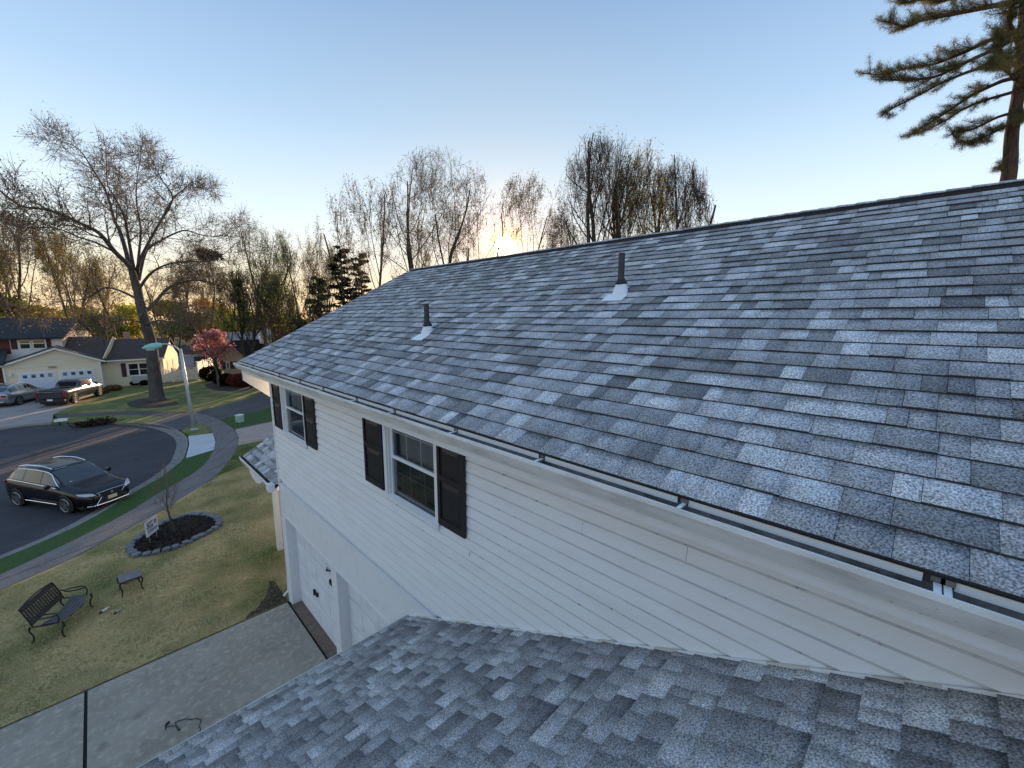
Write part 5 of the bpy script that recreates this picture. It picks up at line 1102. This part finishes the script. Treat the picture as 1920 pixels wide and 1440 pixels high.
def yard_sign():
    c = [PX(272.7, 984.8, 0), None]
    bl, br_ = G(275, 1009, .28), G(297.3, 991.5, .28); tl, tr2 = None, None
    dx = (br_-bl); dx.z = 0; L_ = dx.length; rz = math.atan2(dx.y, dx.x)
    p = bl.copy(); p.z = 0
    t = thing('yard_sign', p, 'white yard sign with navy print at the end of the mulch bed', 'yard sign', rz=rz)
    hgt = .50
    b_ = MB(); b_.box((0, -.006, .28), (L_, .006, .28+hgt)); b_.build('panel', 'sign_white', t, local=True)
    b_ = MB(); b_.tube([(L_*.2, .0, 0), (L_*.2, 0, .279)], .006, 6); b_.tube([(L_*.8, .0, 0), (L_*.8, 0, .279)], .006, 6); b_.build('stake', 'galv', t, local=True)
    b_ = MB(); b_.box((L_*.09, -.0075, .28+hgt*.52), (L_*.62, -.0061, .28+hgt*.90)); b_.build('print_block', 'sign_navy', t, local=True)
    Mx = WM[t.name] @ Matrix.Translation((L_*.355, -.0085, .28+hgt*.71)) @ Matrix.Rotation(math.pi/2, 4, 'X'); text_mesh('CRM', hgt*.34, Mx, 'sign_white', 'lettering', t, .0008)
    for (a, b, z0, z1, m_) in ((.09, .64, .40, .46, 'sign_navy'), (.12, .92, .23, .33, 'sign_teal'), (.15, .9, .12, .15, 'sign_navy')): b_ = MB(); b_.box((L_*a, -.0075, .28+hgt*z0), (L_*b, -.0061, .28+hgt*z1)); b_.build('print_line', m_, t, local=True)
    b_ = MB(); cx, cz = L_*.80, .28+hgt*.70; b_.prism([(cx+math.cos(k*.393)*L_*.11, -.0061, cz+math.sin(k*.393)*hgt*.15) for k in range(16)], (0, -.0014, 0)); b_.build('emblem', 'sign_red', t, local=True)
    b_ = MB(); b_.prism([(cx+math.cos(k*.785)*L_*.04, -.0076, cz-.02+math.sin(k*.785)*hgt*.06) for k in range(8)], (0, -.001, 0)); b_.build('emblem_core', 'sign_white', t, local=True)
yard_sign()
# mulch bed with stone ring
ring_px = [(243, 1030), (252, 1040), (270, 1040), (305, 1033), (340, 1022), (375, 1006), (400, 993), (411, 982), (400, 970), (380, 966), (355, 966), (325, 974), (295, 986), (268, 1004), (250, 1018)]
rw = [Vector((*G(x, y, .04).xy, 0)) for x, y in ring_px]; rw = smooth_path(rw+[rw[0]], 6)[:-1]
cen = sum(rw, Vector())/len(rw)
slab('mulch_bed', [(cen+(q-cen)*.93).xy for q in rw], -.05, .045, 'mulch')
st = thing('stone_border', cen, 'ring of stacked grey flat stones round the mulch bed', 'stone border'); RR = random.Random(12)
tot = sum((rw[(i+1) % len(rw)]-rw[i]).length for i in range(len(rw)))
closed = rw+[rw[0]]
for layer in range(2):
    n_ = 34 if layer == 0 else 30
    for k in range(n_):
        q = interp(closed, (k+.5*layer+RR.uniform(-.12, .12)) % n_/n_); q2 = interp(closed, ((k+.5*layer+.3) % n_)/n_); d = (q2-q).normalized(); o_ = Vector((-d.y, d.x, 0)); L_ = tot/n_*RR.uniform(.36, .5); w_ = RR.uniform(.07, .115); h0 = .0+layer*.055; h1 = h0+RR.uniform(.045, .062)
        poly = []
        for (a, b) in ((-1, -.8), (-.4, -1.05), (.5, -.95), (1, -.6), (.95, .6), (.3, 1), (-.5, .95), (-1.02, .5)): poly.append(q+d*a*L_*RR.uniform(.88, 1.05)+o_*b*w_*RR.uniform(.85, 1.1)+Vector((0, 0, h0+RR.uniform(-.004, .008))))
        b_ = MB(); b_.prism(poly, (RR.uniform(-.01, .01), RR.uniform(-.01, .01), h1-h0)); fixn(b_.build('stone', 'stone', st))
N_ = np.random.RandomState(3); C = []
while len(C) < 2600:
    q = np.array(cen)+np.array([N_.uniform(-1.4, 1.4), N_.uniform(-1.5, 1.5), .055])
    C.append(q)
C = np.array(C); inside = np.array([sum(((a.y > c[1]) != (b.y > c[1])) and (c[0] < (b.x-a.x)*(c[1]-a.y)/(b.y-a.y+1e-9)+a.x) for a, b in zip(rw, rw[1:]+rw[:1])) % 2 for c in C], bool)
C = C[inside]; V, F = quads(C, .045, N_, asp=2); o = npmesh('mulch_chips', V, F, 'dead_leaf'); tag(o, 'dark mulch chips covering the stone ringed bed', 'mulch', kind='stuff')
# grass blades on the near lawn and verge
def blades(name, polys, n, m, label, hgt=.05, seed=0, ex=None, z=0.0, wd=.006):
    N_ = np.random.RandomState(seed); P = [Vector((p[0], p[1], 0)) for p in polys]; xs = [p.x for p in P]; ys_ = [p.y for p in P]
    C = np.stack([N_.uniform(min(xs), max(xs), n), N_.uniform(min(ys_), max(ys_), n)], 1)
    def ins(poly, C):
        r = np.zeros(len(C), bool)
        for a, b in zip(poly, poly[1:]+poly[:1]): r ^= ((a.y > C[:, 1]) != (b.y > C[:, 1])) & (C[:, 0] < (b.x-a.x)*(C[:, 1]-a.y)/(b.y-a.y+1e-12)+a.x)
        return r
    k = ins(P, C)
    for e in (ex or []): k &= ~ins([Vector((q[0], q[1], 0)) for q in e], C)
    C = C[k]; n = len(C); B = np.hstack([C, np.full((n, 1), z)]); a = N_.uniform(0, 6.28, n); s_ = np.stack([np.cos(a), np.sin(a), np.zeros(n)], 1)*wd
    ln = N_.normal(size=(n, 3))*.55*hgt; ln[:, 2] = hgt*N_.uniform(.4, 1.2, n); V = np.stack([B-s_, B+s_, B+ln], 1).reshape(-1, 3); o = npmesh(name, V, np.arange(n*3).reshape(-1, 3), m); tag(o, label, 'grass', kind='stuff')
ex = [[(cen+(q-cen)*1.04).xy for q in rw]]
near_lawn = gpts([(0, 1110), (146, 1046), (292, 967), (379, 913), (426, 872), (444, 840), (450, 830), (560, 815), (560, 1110), (545, 1126), (0, 1362)])+[(-4.5, 11.2), (-5.5, 17)]
blades('lawn_grass', near_lawn, 260000, 'blade_mix', 'straw and green grass of the front lawn', .055, 1, ex, wd=.005)
blades('verge_blades', [q for q in verge], 60000, 'blade_green', 'deep green grass strip between kerb and walk', .05, 2, wd=.006)
# dead leaves at the kerb and a paper scrap
N_ = np.random.RandomState(8); c = np.array(G(176, 795)); C = c+N_.normal(size=(420, 3))*[.5, .22, .10]; C[:, 2] = np.abs(C[:, 2])*1.3; V, F = quads(C, .13, N_, asp=2.2); o = npmesh('leaf_pile', V, F, 'dead_leaf'); tag(o, 'dark pile of twigs and dead leaves at the far kerb', 'leaf pile', kind='stuff')
p = G(115, 790); b_ = MB(); b_.prism([p+Vector((-.35, -.1, .02)), p+Vector((.3, -.2, .02)), p+Vector((.35, .15, .02)), p+Vector((-.1, .25, .02))], (0, .02, .14)); o = b_.build('paper_bag', 'util_top', None); fixn(o); tag(o, 'crumpled white bag lying at the far kerb', 'bag')
# ================================================================== BENCH, TABLE, SMALL THINGS
def s_leg(mb, x, y, dx, dy, h, r=.016, foot=.07):
    mb.tube(smooth_path([(x+dx*.05, y+dy*.05, h), (x+dx*.075, y+dy*.075, h*.78), (x+dx*.02, y+dy*.02, h*.45), (x+dx*.03, y+dy*.03, h*.15), (x+dx*foot, y+dy*foot, .012)], 3), [r*1.25]*3+[r]*8+[r*.9]*2, 6)
def bench():
    f0, f1 = G(117, 1196), G(169, 1141); d = f1-f0; L_ = d.length; rz = math.atan2(d.y, d.x); depth = .46
    t = thing('garden_bench', f0, 'black ornate metal garden bench with lattice back and sagging slat seat on the lawn', 'bench', rz=rz)
    # local: x along the front (0..L), y backwards (left of direction)
    for x in (0, L_):
        for (y, sg) in ((0, -1), (depth, 1)):
            m = MB(); s_leg(m, x, y, 0, sg, .40); m.build('leg', 'iron', t, local=True)
        m = MB(); m.tube([(x, 0, .40), (x, depth*.5, .385), (x, depth, .40)], .016, 6); m.tube([(x, depth, .40), (x, depth+.06, .60), (x, depth+.16, .86)], .017, 6)
        m.build('side_frame', 'iron', t, local=True)
        m = MB(); arc = [(x+.0, .04+.24*math.cos(a)+.19, .60+.035*math.sin(2*a)) for a in [2*math.pi*k/18 for k in range(19)]]
        arc = [(x+.075*math.sin(2*math.pi*k/18), .22+.20*math.cos(2*math.pi*k/18), .605) for k in range(19)]
        m.tube(arc, .016, 6); m.tube([(x, .02, .40), (x, -.01, .52), (x, .02, .605)], .014, 6); m.tube([(x, .42, .605), (x, .50, .64)], .016, 6); m.build('armrest', 'iron', t, local=True)
    m = MB(); m.tube([(0, .03, .22), (L_*.5, .03, .26), (L_, .03, .22)], .009, 5); m.build('stretcher', 'iron', t, local=True)
    # seat slats fanned and sagging toward the front
    for k in range(5):
        m = MB(); y0 = .02+k*.062; n = 10; vs = []
        for i in range(n+1):
            u = i/n; sag = -.05*math.sin(math.pi*u); bow = -.10*math.sin(math.pi*u)*(1-k/6); vs += [(u*L_, y0+bow, .415+sag), (u*L_, y0+.052+bow, .42+sag), (u*L_, y0+.052+bow, .404+sag), (u*L_, y0+bow, .399+sag)]
        fs = [(i*4+a, i*4+(a+1) % 4, i*4+4+(a+1) % 4, i*4+4+a) for i in range(n) for a in range(4)]; m.add(vs, fs); fixn(m.build('seat_slat', 'seat_slat', t, local=True))
    # backrest: frame and pierced lattice plate
    Mb = Matrix.Translation((0, depth+.01, .45)) @ Matrix.Rotation(math.radians(-22), 4, 'X'); hb = .46
    m = MB(); m.tube([Mb @ Vector(p) for p in ((0, 0, 0), (L_, 0, 0))], .016, 6); m.tube([Mb @ Vector(p) for p in smooth_path([(0, 0, hb-.02), (L_*.25, 0, hb+.02), (L_*.5, 0, hb+.035), (L_*.75, 0, hb+.02), (L_, 0, hb-.02)], 3)], .018, 6); m.build('back_frame', 'iron', t, local=True)
    for (z0, z1) in ((.0, .10), (hb-.12, hb)): m = MB(); m.box((0.01, -.008, z0), (L_-.01, .008, z1), M=Mb); m.build('back_plate', 'iron', t, local=True)
    m = MB(); nx, nz = 14, 5; cw = L_/nx; ch = (hb-.22)/nz
    for i in range(nx+1):
        for j in range(nz):
            if i < nx:
                m.box((i*cw-.0, -.007, .10+j*ch), ((i)*cw+.028, .007, .10+(j+1)*ch), M=Mb)
                m.box((i*cw+.028, -.006, .10+j*ch-.012+(i % 2)*.012), ((i+1)*cw, .006, .10+j*ch+.014+(i % 2)*.012), M=Mb)
    o = m.build('lattice', 'iron', t, local=True); o['kind'] = 'stuff'
bench()
def table():
    A_ = G(232, 1118); B_ = G(265.5, 1105.5); d = B_-A_; L_ = d.length; rz = math.atan2(d.y, d.x)
    t = thing('side_table', A_, 'small low table with grey top and curved iron legs on the lawn', 'table', rz=rz); dp = .40
    for k in range(5):
        m = MB(); m.box((-.04, -.03+k*(dp+.04)/5+.002, .40), (L_+.04, -.03+(k+1)*(dp+.04)/5-.002, .418)); m.build('table_slat', 'table_slat', t, local=True)
    for x in (0, L_):
        for (y, sg) in ((0, -1), (dp-.02, 1)): m = MB(); s_leg(m, x, y, (-1 if x == 0 else 1)*.6, sg*.6, .385, .015); m.build('leg', 'iron', t, local=True)
    m = MB(); m.box((-.03, -.035, .372), (L_+.03, -.015, .399)); m.box((-.03, dp-.01, .372), (L_+.03, dp+.01, .399)); m.box((-.035, -.015, .372), (-.015, dp-.01, .399)); m.box((L_+.015, -.015, .372), (L_+.035, dp-.01, .399)); m.build('apron', 'iron', t, local=True)
    m = MB(); m.tube(smooth_path([(0.03, -.02, .37), (.1, -.02, .33), (L_*.5, -.02, .35), (L_-.1, -.02, .33), (L_-.03, -.02, .37)], 3), .008, 5); m.build('scroll', 'iron', t, local=True)
table()
for (a, b, m_, lab) in (((186, 1150), (205, 1138), 'tube_white', 'shiny white caulk tube with black tip lying left on the lawn'), ((214, 1151), (227, 1141), 'tube_grey', 'dull grey caulk tube lying right of the white one')):
    A_ = G(*a, .03); B_ = G(*b, .03); d = (B_-A_); t = thing('caulk_tube', A_, lab, 'tube', 'tubes dropped on the lawn')
    m = MB(); m.tube([A_+d*.25, A_+d*.78], .026, 10); m.build('barrel', m_, t); m = MB(); m.tube([A_+d*.0, A_+d*.25], [.020, .027], 10); m.build('cap', 'black_metal', t); m = MB(); m.tube([A_+d*.78, A_+d*1.05], [.014, .006], 8); m.build('nozzle', m_, t)
cd_ = [G(x, y, .018) for x, y in ((374, 1374), (376, 1366), (373, 1362), (376, 1354), (377, 1350), (373, 1348), (366, 1347), (358, 1349), (350, 1347.5), (343, 1349.5), (336, 1351), (328, 1354))]
t = thing('extension_cord', cd_[0], 'thin dark cord with plugs left lying across our driveway', 'cord')
m = MB(); m.tube(smooth_path(cd_, 3), .006, 6); m.build('cord', 'cord_black', t)
m = MB(); m.tube(smooth_path([G(x, y, .018) for x, y in ((328, 1354), (330, 1359), (327, 1361), (320, 1361), (312, 1363), (310, 1361))], 3), .006, 6); m.tube([G(310, 1360, .02), G(311, 1368, .02)], .008, 6); m.build('lead', 'cord_black', t)
m = MB(); m.tube([G(310, 1360, .025), G(313, 1357, .03), G(317.5, 1353, .03)], [.012, .02, .018], 8); m.build('plug', 'black_metal', t)
m = MB(); m.tube([G(331, 1361, .02), G(332.5, 1364, .02), G(333, 1365, .02), G(336, 1368.5, .02)], [.012, .018, .014, .02], 8); m.build('socket', 'cord_green', t)
# ================================================================== CARS
def lerp_tab(tab, x):
    xs = [t[0] for t in tab]
    return np.interp(x, xs, [t[1] for t in tab])
def smooth_tab(tab, X):
    xs = np.array([t[0] for t in tab]); ys_ = np.array([t[1] for t in tab], float)
    xx = np.linspace(xs[0], xs[-1], 300); yy_ = np.interp(xx, xs, ys_); k = np.hanning(15); k /= k.sum(); yp = np.pad(yy_, 7, mode='edge'); yy_ = np.convolve(yp, k, 'valid'); return np.interp(X, xx, yy_)
def make_car(name, loc, rz, spec, label, group):
    t = thing(name, loc, label, 'car' if spec['kind'] != 'pickup' else 'pickup truck', group, rz)
    Lh = spec['L']/2; X = np.unique(np.concatenate([np.linspace(-Lh, Lh, 64), np.array(spec['cuts'])])); nX = len(X)
    sill = smooth_tab(spec['sill'], X); belt = smooth_tab(spec['belt'], X); top = smooth_tab(spec['top'], X); hw = smooth_tab(spec['hw'], X); rw_ = smooth_tab(spec['rw'], X)
    rings = []
    for i in range(nX):
        z0, zb, zt, h, r = sill[i], belt[i], max(top[i], belt[i]+.02), hw[i], rw_[i]; gh_ = zt-zb
        half = [(h*.80, z0), (h*.97, z0+.06), (h*1.0, z0+(zb-z0)*.45), (h*.985, z0+(zb-z0)*.72), (h*.955, zb-.03), (h*.925, zb)]
        # greenhouse side, inset with height
        f = min(1, gh_/.45); half += [(h*.925-(h*.925-r)*.12, zb+gh_*.12), (h*.925-(h*.925-r)*.80, zb+gh_*.80), (r, zb+gh_*.93), (r*.80, zb+gh_*.985), (r*.4, zt), (0, zt+.004)]
        rings.append(half)
    nr = len(rings[0]); V = []
    for i in range(nX):
        for (y, z) in rings[i]: V.append((X[i], -y, z))
        for (y, z) in reversed(rings[i][:-1]): V.append((X[i], y, z))
    m = 2*nr-1; F = []; parts = {}
    body_f = []
    for i in range(nX-1):
        xm = (X[i]+X[i+1])/2
        for j in range(m-1):
            jj = j if j < nr-1 else m-2-j; f = (i*m+j, i*m+j+1, (i+1)*m+j+1, (i+1)*m+j); key = None
            gh_ = (top[i]+top[i+1])/2-(belt[i]+belt[i+1])/2
            if jj == 6 and gh_ > .12:
                for (n_, a, b) in spec['sidewin']:
                    if a < xm < b: key = (n_, 0 if j < nr-1 else 1)
            if jj >= 8 or (jj == 7 and False):
                for (n_, a, b, mt_) in spec['topwin']:
                    if a < xm < b: key = (n_, 0)
            if key: parts.setdefault(key, []).append(f)
            else: body_f.append(f)
    # end caps
    body_f.append(tuple(range(m))[::-1]); body_f.append(tuple((nX-1)*m+j for j in range(m)))
    mb = MB(); mb.add(V, body_f); bo = mb.build('body', spec['paint'], t, local=True, smooth=True); fixn(bo)
    glassmats = {n_: mt_ for (n_, a, b, mt_) in spec['topwin']}
    for key, fs in parts.items():
        used = sorted({i for f in fs for i in f}); mp = {u: k for k, u in enumerate(used)}; q = MB(); q.add([V[u] for u in used], [tuple(mp[i] for i in f) for f in fs])
        q.build(key[0], glassmats.get(key[0], 'car_glass'), t, local=True, smooth=True)
    # underside
    q = MB(); q.box((-Lh+.3, -spec['W']/2+.12, .2), (Lh-.3, spec['W']/2-.12, .42)); q.build('underbody', 'rubber_black', t, local=True)
    R_ = spec['wr']; wd = .23
    for wx in spec['wheels']:
        for sg in (-1, 1):
            hy = np.interp(wx, X, hw)
            wl = bpy.data.objects.new('wheel', None); col.objects.link(wl); wl.parent = t; wl.location = (wx, sg*(hy-wd/2+.012), R_); WM[wl.name] = WM[t.name] @ Matrix.Translation(wl.location)
            q = MB(); q.tube([(0, -wd/2, 0), (0, -wd/2+.03, 0), (0, wd/2-.03, 0), (0, wd/2, 0)], [R_*.93, R_, R_, R_*.93], 26); q.build('tyre', 'tyre', wl, local=True)
            q = MB(); yo = sg*wd/2
            for k in range(5):
                a = k*1.2566+.3; c_, s_ = math.cos(a), math.sin(a); r1 = R_*.66; wdt = .13
                q.add([(c_*.05-s_*.05, yo+sg*.008, s_*.05+c_*.05), (c_*r1-s_*wdt*.6, yo+sg*.012, s_*r1+c_*wdt*.6), (c_*r1+s_*wdt*.6, yo+sg*.012, s_*r1-c_*wdt*.6), (c_*.05+s_*.05, yo+sg*.008, s_*.05-c_*.05)], ((0, 1, 2, 3),))
            rg = [(math.cos(a)*R_*.70, yo+sg*.010, math.sin(a)*R_*.70) for a in [2*math.pi*k/24 for k in range(25)]]; q.tube(rg, .016, 5, cap=False); q.tube([(0, yo, 0), (0, yo+sg*.014, 0)], .055, 10); q.build('rim', 'rim', wl, local=True)
            q = MB(); pts = [(wx+math.cos(a)*R_*1.10, sg*(hy+.004), R_+math.sin(a)*R_*1.10) for a in [math.radians(-14)+math.radians(208)*k/18 for k in range(19)]]; q.tube(pts, .022, 5); q.build('arch_trim', spec.get('arch', 'rubber_black'), t, local=True)
            q = MB(); q.prism([(wx+math.cos(a)*R_*1.10, sg*(hy+.0015), R_+math.sin(a)*R_*1.10) for a in [2*math.pi*k/24 for k in range(24)] if R_+math.sin(a)*R_*1.1 > .16], (0, sg*.002, 0)); fixn(q.build('wheel_well', 'interior_dark', t, local=True))
    for sg in (-1, 1):      # mirrors
        mx, mz = spec['mirror']; hy = float(np.interp(mx, X, hw))
        q = MB(); q.tube([(mx, sg*hy*.93, mz), (mx, sg*(hy+.03), mz+.03)], .03, 6); q.tube([(mx+.07, sg*(hy+.12), mz+.05), (mx+.03, sg*(hy+.12), mz+.05), (mx-.05, sg*(hy+.12), mz+.05)], [.05, .10, .09], 8); q.build('mirror', spec['paint'], t, local=True)
    return t, X, hw, belt, top, rw_, sill
# black crossover
spec = dict(kind='suv', L=4.89, W=1.89, cuts=[-2.2, -1.7, -.62, .35, 1.15], paint='paint_black',
    sill=[(-2.45, .45), (-2.2, .30), (-1.9, .24), (1.9, .24), (2.25, .28), (2.45, .34)],
    belt=[(-2.45, .95), (-2.3, 1.10), (-1.5, 1.10), (0, 1.02), (1.0, .98), (1.9, .86), (2.3, .74), (2.45, .66)],
    top=[(-2.45, .98), (-2.38, 1.14), (-2.25, 1.26), (-1.75, 1.58), (-1.2, 1.67), (-.4, 1.70), (.25, 1.64), (.6, 1.46), (1.15, 1.09), (1.4, 1.04), (2.0, .95), (2.3, .84), (2.45, .68)],
    hw=[(-2.45, .66), (-2.35, .80), (-2.0, .92), (-1.4, .945), (0, .93), (1.4, .945), (2.0, .90), (2.3, .76), (2.45, .60)],
    rw=[(-2.45, .55), (-2.25, .58), (-1.7, .60), (-.5, .62), (.3, .61), (1.15, .72), (1.4, .74), (2.3, .60), (2.45, .5)],
    sidewin=[('rear_side_window', -1.95, -1.12), ('rear_side_window_front', -1.06, -.10), ('front_side_window', -.02, .92)],
    topwin=[('rear_window', -2.26, -1.78, 'car_glass'), ('windshield', .33, 1.13, 'car_glass')], wr=.37, wheels=(-1.40, 1.39), mirror=(.72, 1.06))
fw = Vector((1.35, -2.22, 0)).normalized(); rz = math.atan2(fw.y, fw.x)
cl = Vector((-1.52, 22.15, RZ))+Vector((-fw.y, fw.x, 0))*.90-fw*1.39
car, X, hwv, bl_, tp, rwv, sl = make_car('parked_car', cl, rz, spec, 'glossy black crossover with roof rails parked in the cul-de-sac', 'cars parked around the cul-de-sac')
def onside(x, zf, sg, off=.012):     # point on greenhouse top edge
    r = float(np.interp(x, X, rwv)); b = float(np.interp(x, X, bl_)); t_ = float(np.interp(x, X, tp)); h = float(np.interp(x, X, hwv)); y = h*.925-(h*.925-r)*zf; return Vector((x, sg*(y+off), b+(t_-b)*zf))
for sg in (-1, 1):
    q = MB(); pts = [Vector((x, sg*(float(np.interp(x, X, rwv))*.93), float(np.interp(x, X, tp))+.035-.03*abs((x+.7)/1.0)**4)) for x in np.linspace(-1.7, .25, 14)]; q.tube(pts, .026, 6); q.build('roof_rail', 'chrome', car, local=True)
    q = MB(); pts = [onside(x, .84, sg) for x in np.linspace(-2.0, .42, 14)]+[onside(x, max(.1, .84-(x-.42)*1.0), sg) for x in (.62, .82, 1.0)]; q.tube(pts, .013, 5); q.build('window_chrome', 'chrome', car, local=True)
    q = MB(); pts = [onside(x, .04, sg) for x in np.linspace(-1.95, .95, 12)]; q.tube(pts, .013, 5); q.build('belt_chrome', 'chrome', car, local=True)
    q = MB(); pts = [Vector((x, sg*(float(np.interp(x, X, hwv))+.006), .36)) for x in np.linspace(-.9, .9, 8)]; q.tube(pts, .016, 5); q.build('sill_chrome', 'chrome', car, local=True)
    q = MB(); q.prism([(2.44, sg*.50, .70), (2.30, sg*.76, .74), (2.06, sg*.88, .80), (1.98, sg*.88, .86), (2.16, sg*.76, .86), (2.36, sg*.56, .80)], (.035, sg*.03, .012)); fixn(q.build('headlight', 'headlight', car, local=True))
    q = MB(); q.tube([(2.44, sg*.40, .30), (2.42, sg*.60, .30), (2.30, sg*.78, .32)], .028, 6); q.build('bumper_chrome', 'chrome', car, local=True)
    q = MB(); q.prism([(-2.43, sg*.5, .92), (-2.34, sg*.78, .94), (-2.1, sg*.9, .98), (-2.1, sg*.9, 1.04), (-2.36, sg*.74, 1.04), (-2.44, sg*.5, 1.0)], (-.02, sg*.02, 0)); fixn(q.build('tail_light', 'taillight', car, local=True))
    for x0 in (-.06, -1.08): q = MB(); q.box((x0-.22, sg*float(np.interp(x0, X, hwv))*.985-.012, .83), (x0-.04, sg*float(np.interp(x0, X, hwv))*.985+.012, .86)); q.build('door_handle', 'paint_black', car, local=True)
q = MB(); gx_ = 2.462; q.prism([(gx_, -.50, .78), (gx_, -.36, .60), (gx_, -.56, .32), (gx_, .56, .32), (gx_, .36, .60), (gx_, .50, .78)], (.012, 0, 0)); fixn(q.build('grille', 'interior_dark', car, local=True))
q = MB(); P_ = [(gx_+.016, -.42, .70), (gx_+.012, -.50, .79), (gx_+.0, 0, .80), (gx_+.012, .50, .79), (gx_+.016, .42, .70)]; q.tube(P_, .014, 5)
for sg in (-1, 1): q.tube([(gx_+.014, sg*.50, .79), (gx_+.018, sg*.36, .60), (gx_+.014, sg*.57, .32)], .014, 5)
q.tube([(gx_+.016, -.57, .31), (gx_+.03, 0, .30), (gx_+.016, .57, .31)], .022, 6); q.build('grille_chrome', 'chrome', car, local=True)
q = MB(); q.box((gx_+.014, -.16, .42), (gx_+.03, .16, .56)); q.build('licence_plate', 'plate', car, local=True)
q = MB(); q.tube([(gx_+.012, 0, .68), (gx_+.03, 0, .68)], .055, 14); q.build('badge', 'chrome', car, local=True)
q = MB(); q.box((.30, -.50, 1.625), (.315, -.1, 1.632)); q.box((1.02, -.52, 1.14), (1.05, -.42, 1.17)); q.build('windshield_sticker', 'plate_white', car, local=True)
car.scale = (.94, .94, .94); car.location = cl+Vector((.05, .1, 0))
# silver estate, rear towards us
spec2 = dict(spec, L=4.7, paint='paint_silver', mirror=(.72, 1.0))
p = G(22, 765); 
spec2['sidewin'] = [('rear_side_window', -1.95, -1.12), ('rear_side_window_front', -1.06, -.10), ('front_side_window', -.02, .92)]
dirv = Vector((.45, .9, 0)).normalized(); rz2 = math.atan2(dirv.y, dirv.x)
c2 = G(4, 764)+dirv*2.3+Vector((-.3, 0, .01))
car2, *_ = make_car('parked_car', c2, rz2, spec2, 'silver wagon parked left of the pickup at the far garage', 'cars parked around the cul-de-sac')
q = MB(); q.box((-2.47, -.28, .62), (-2.44, .28, .76)); q.build('licence_plate', 'plate_white', car2, local=True)
q = MB(); q.box((-2.30, -.50, 1.0), (-2.27, .50, 1.16)); q.build('tailgate_glass', 'car_glass', car2, local=True)
for sg in (-1, 1):
    q = MB(); q.box((-2.43, sg*.62-.16, .84), (-2.36, sg*.62+.16, .98)); q.build('tail_light', 'taillight', car2, local=True)
    q = MB(); q.tube([(x, sg*.58, float(np.interp(x, X, tp))+.03) for x in np.linspace(-1.7, .2, 8)], .02, 5); q.build('roof_rail', 'chrome', car2, local=True)
q = MB(); q.box((-2.46, -.6, .40), (-2.38, .6, .50)); q.build('bumper_trim', 'galv', car2, local=True)
# pickup
sp3 = dict(kind='pickup', L=5.7, W=2.0, cuts=[-.55, -.45, 1.55], paint='paint_truck',
    sill=[(-2.85, .50), (-2.6, .38), (2.4, .34), (2.85, .42)],
    belt=[(-2.85, 1.20), (-2.5, 1.24), (-.5, 1.24), (1.2, 1.18), (2.0, 1.14), (2.7, 1.06), (2.85, .95)],
    top=[(-2.85, 1.22), (-2.5, 1.26), (-.72, 1.27), (-.62, 1.34), (-.45, 1.84), (-.2, 1.90), (.8, 1.90), (1.1, 1.80), (1.65, 1.30), (2.0, 1.24), (2.7, 1.12), (2.85, .97)],
    hw=[(-2.85, .90), (-2.6, .97), (2.0, .99), (2.5, .94), (2.85, .80)],
    rw=[(-2.85, .86), (-.75, .86), (-.45, .68), (.9, .68), (1.7, .80), (2.85, .70)],
    sidewin=[('rear_side_window', -.42, .28), ('front_side_window', .34, 1.35)], topwin=[('rear_window', -.60, -.46, 'car_glass'), ('windshield', 1.02, 1.6, 'car_glass')], wr=.41, wheels=(-1.75, 1.85), mirror=(1.15, 1.32))
dirt = Vector((.42, .91, 0)).normalized(); rz3 = math.atan2(dirt.y, dirt.x)
c3 = G(98, 763)+dirt*2.85+Vector((0, 0, .01))
trk, *_ = make_car('pickup_truck', c3, rz3, sp3, 'dark grey pickup truck with its tailgate towards us on the far driveway', 'cars parked around the cul-de-sac')
q = MB(); q.box((-2.875, -.72, .68), (-2.85, .72, 1.17)); q.build('tailgate', 'paint_truck', trk, local=True)
q = MB(); q.box((-2.99, -.92, .42), (-2.86, .92, .60)); q.build('rear_bumper', 'rubber_black', trk, local=True)
q = MB(); q.box((-3.0, -.17, .50), (-2.985, .17, .64)); q.build('licence_plate', 'plate_white', trk, local=True)
for sg in (-1, 1): q = MB(); q.box((-2.87, sg*.86-.09, .78), (-2.80, sg*.86+.09, 1.12)); q.build('tail_light', 'taillight', trk, local=True)
q = MB(); q.box((-2.75, -.80, 1.262), (-.75, .80, 1.285)); q.build('bed_cover', 'rubber_black', trk, local=True)
q = MB(); q.box((-.66, -.52, 1.42), (-.60, .52, 1.74)); q.build('cab_rear_window', 'car_glass', trk, local=True)
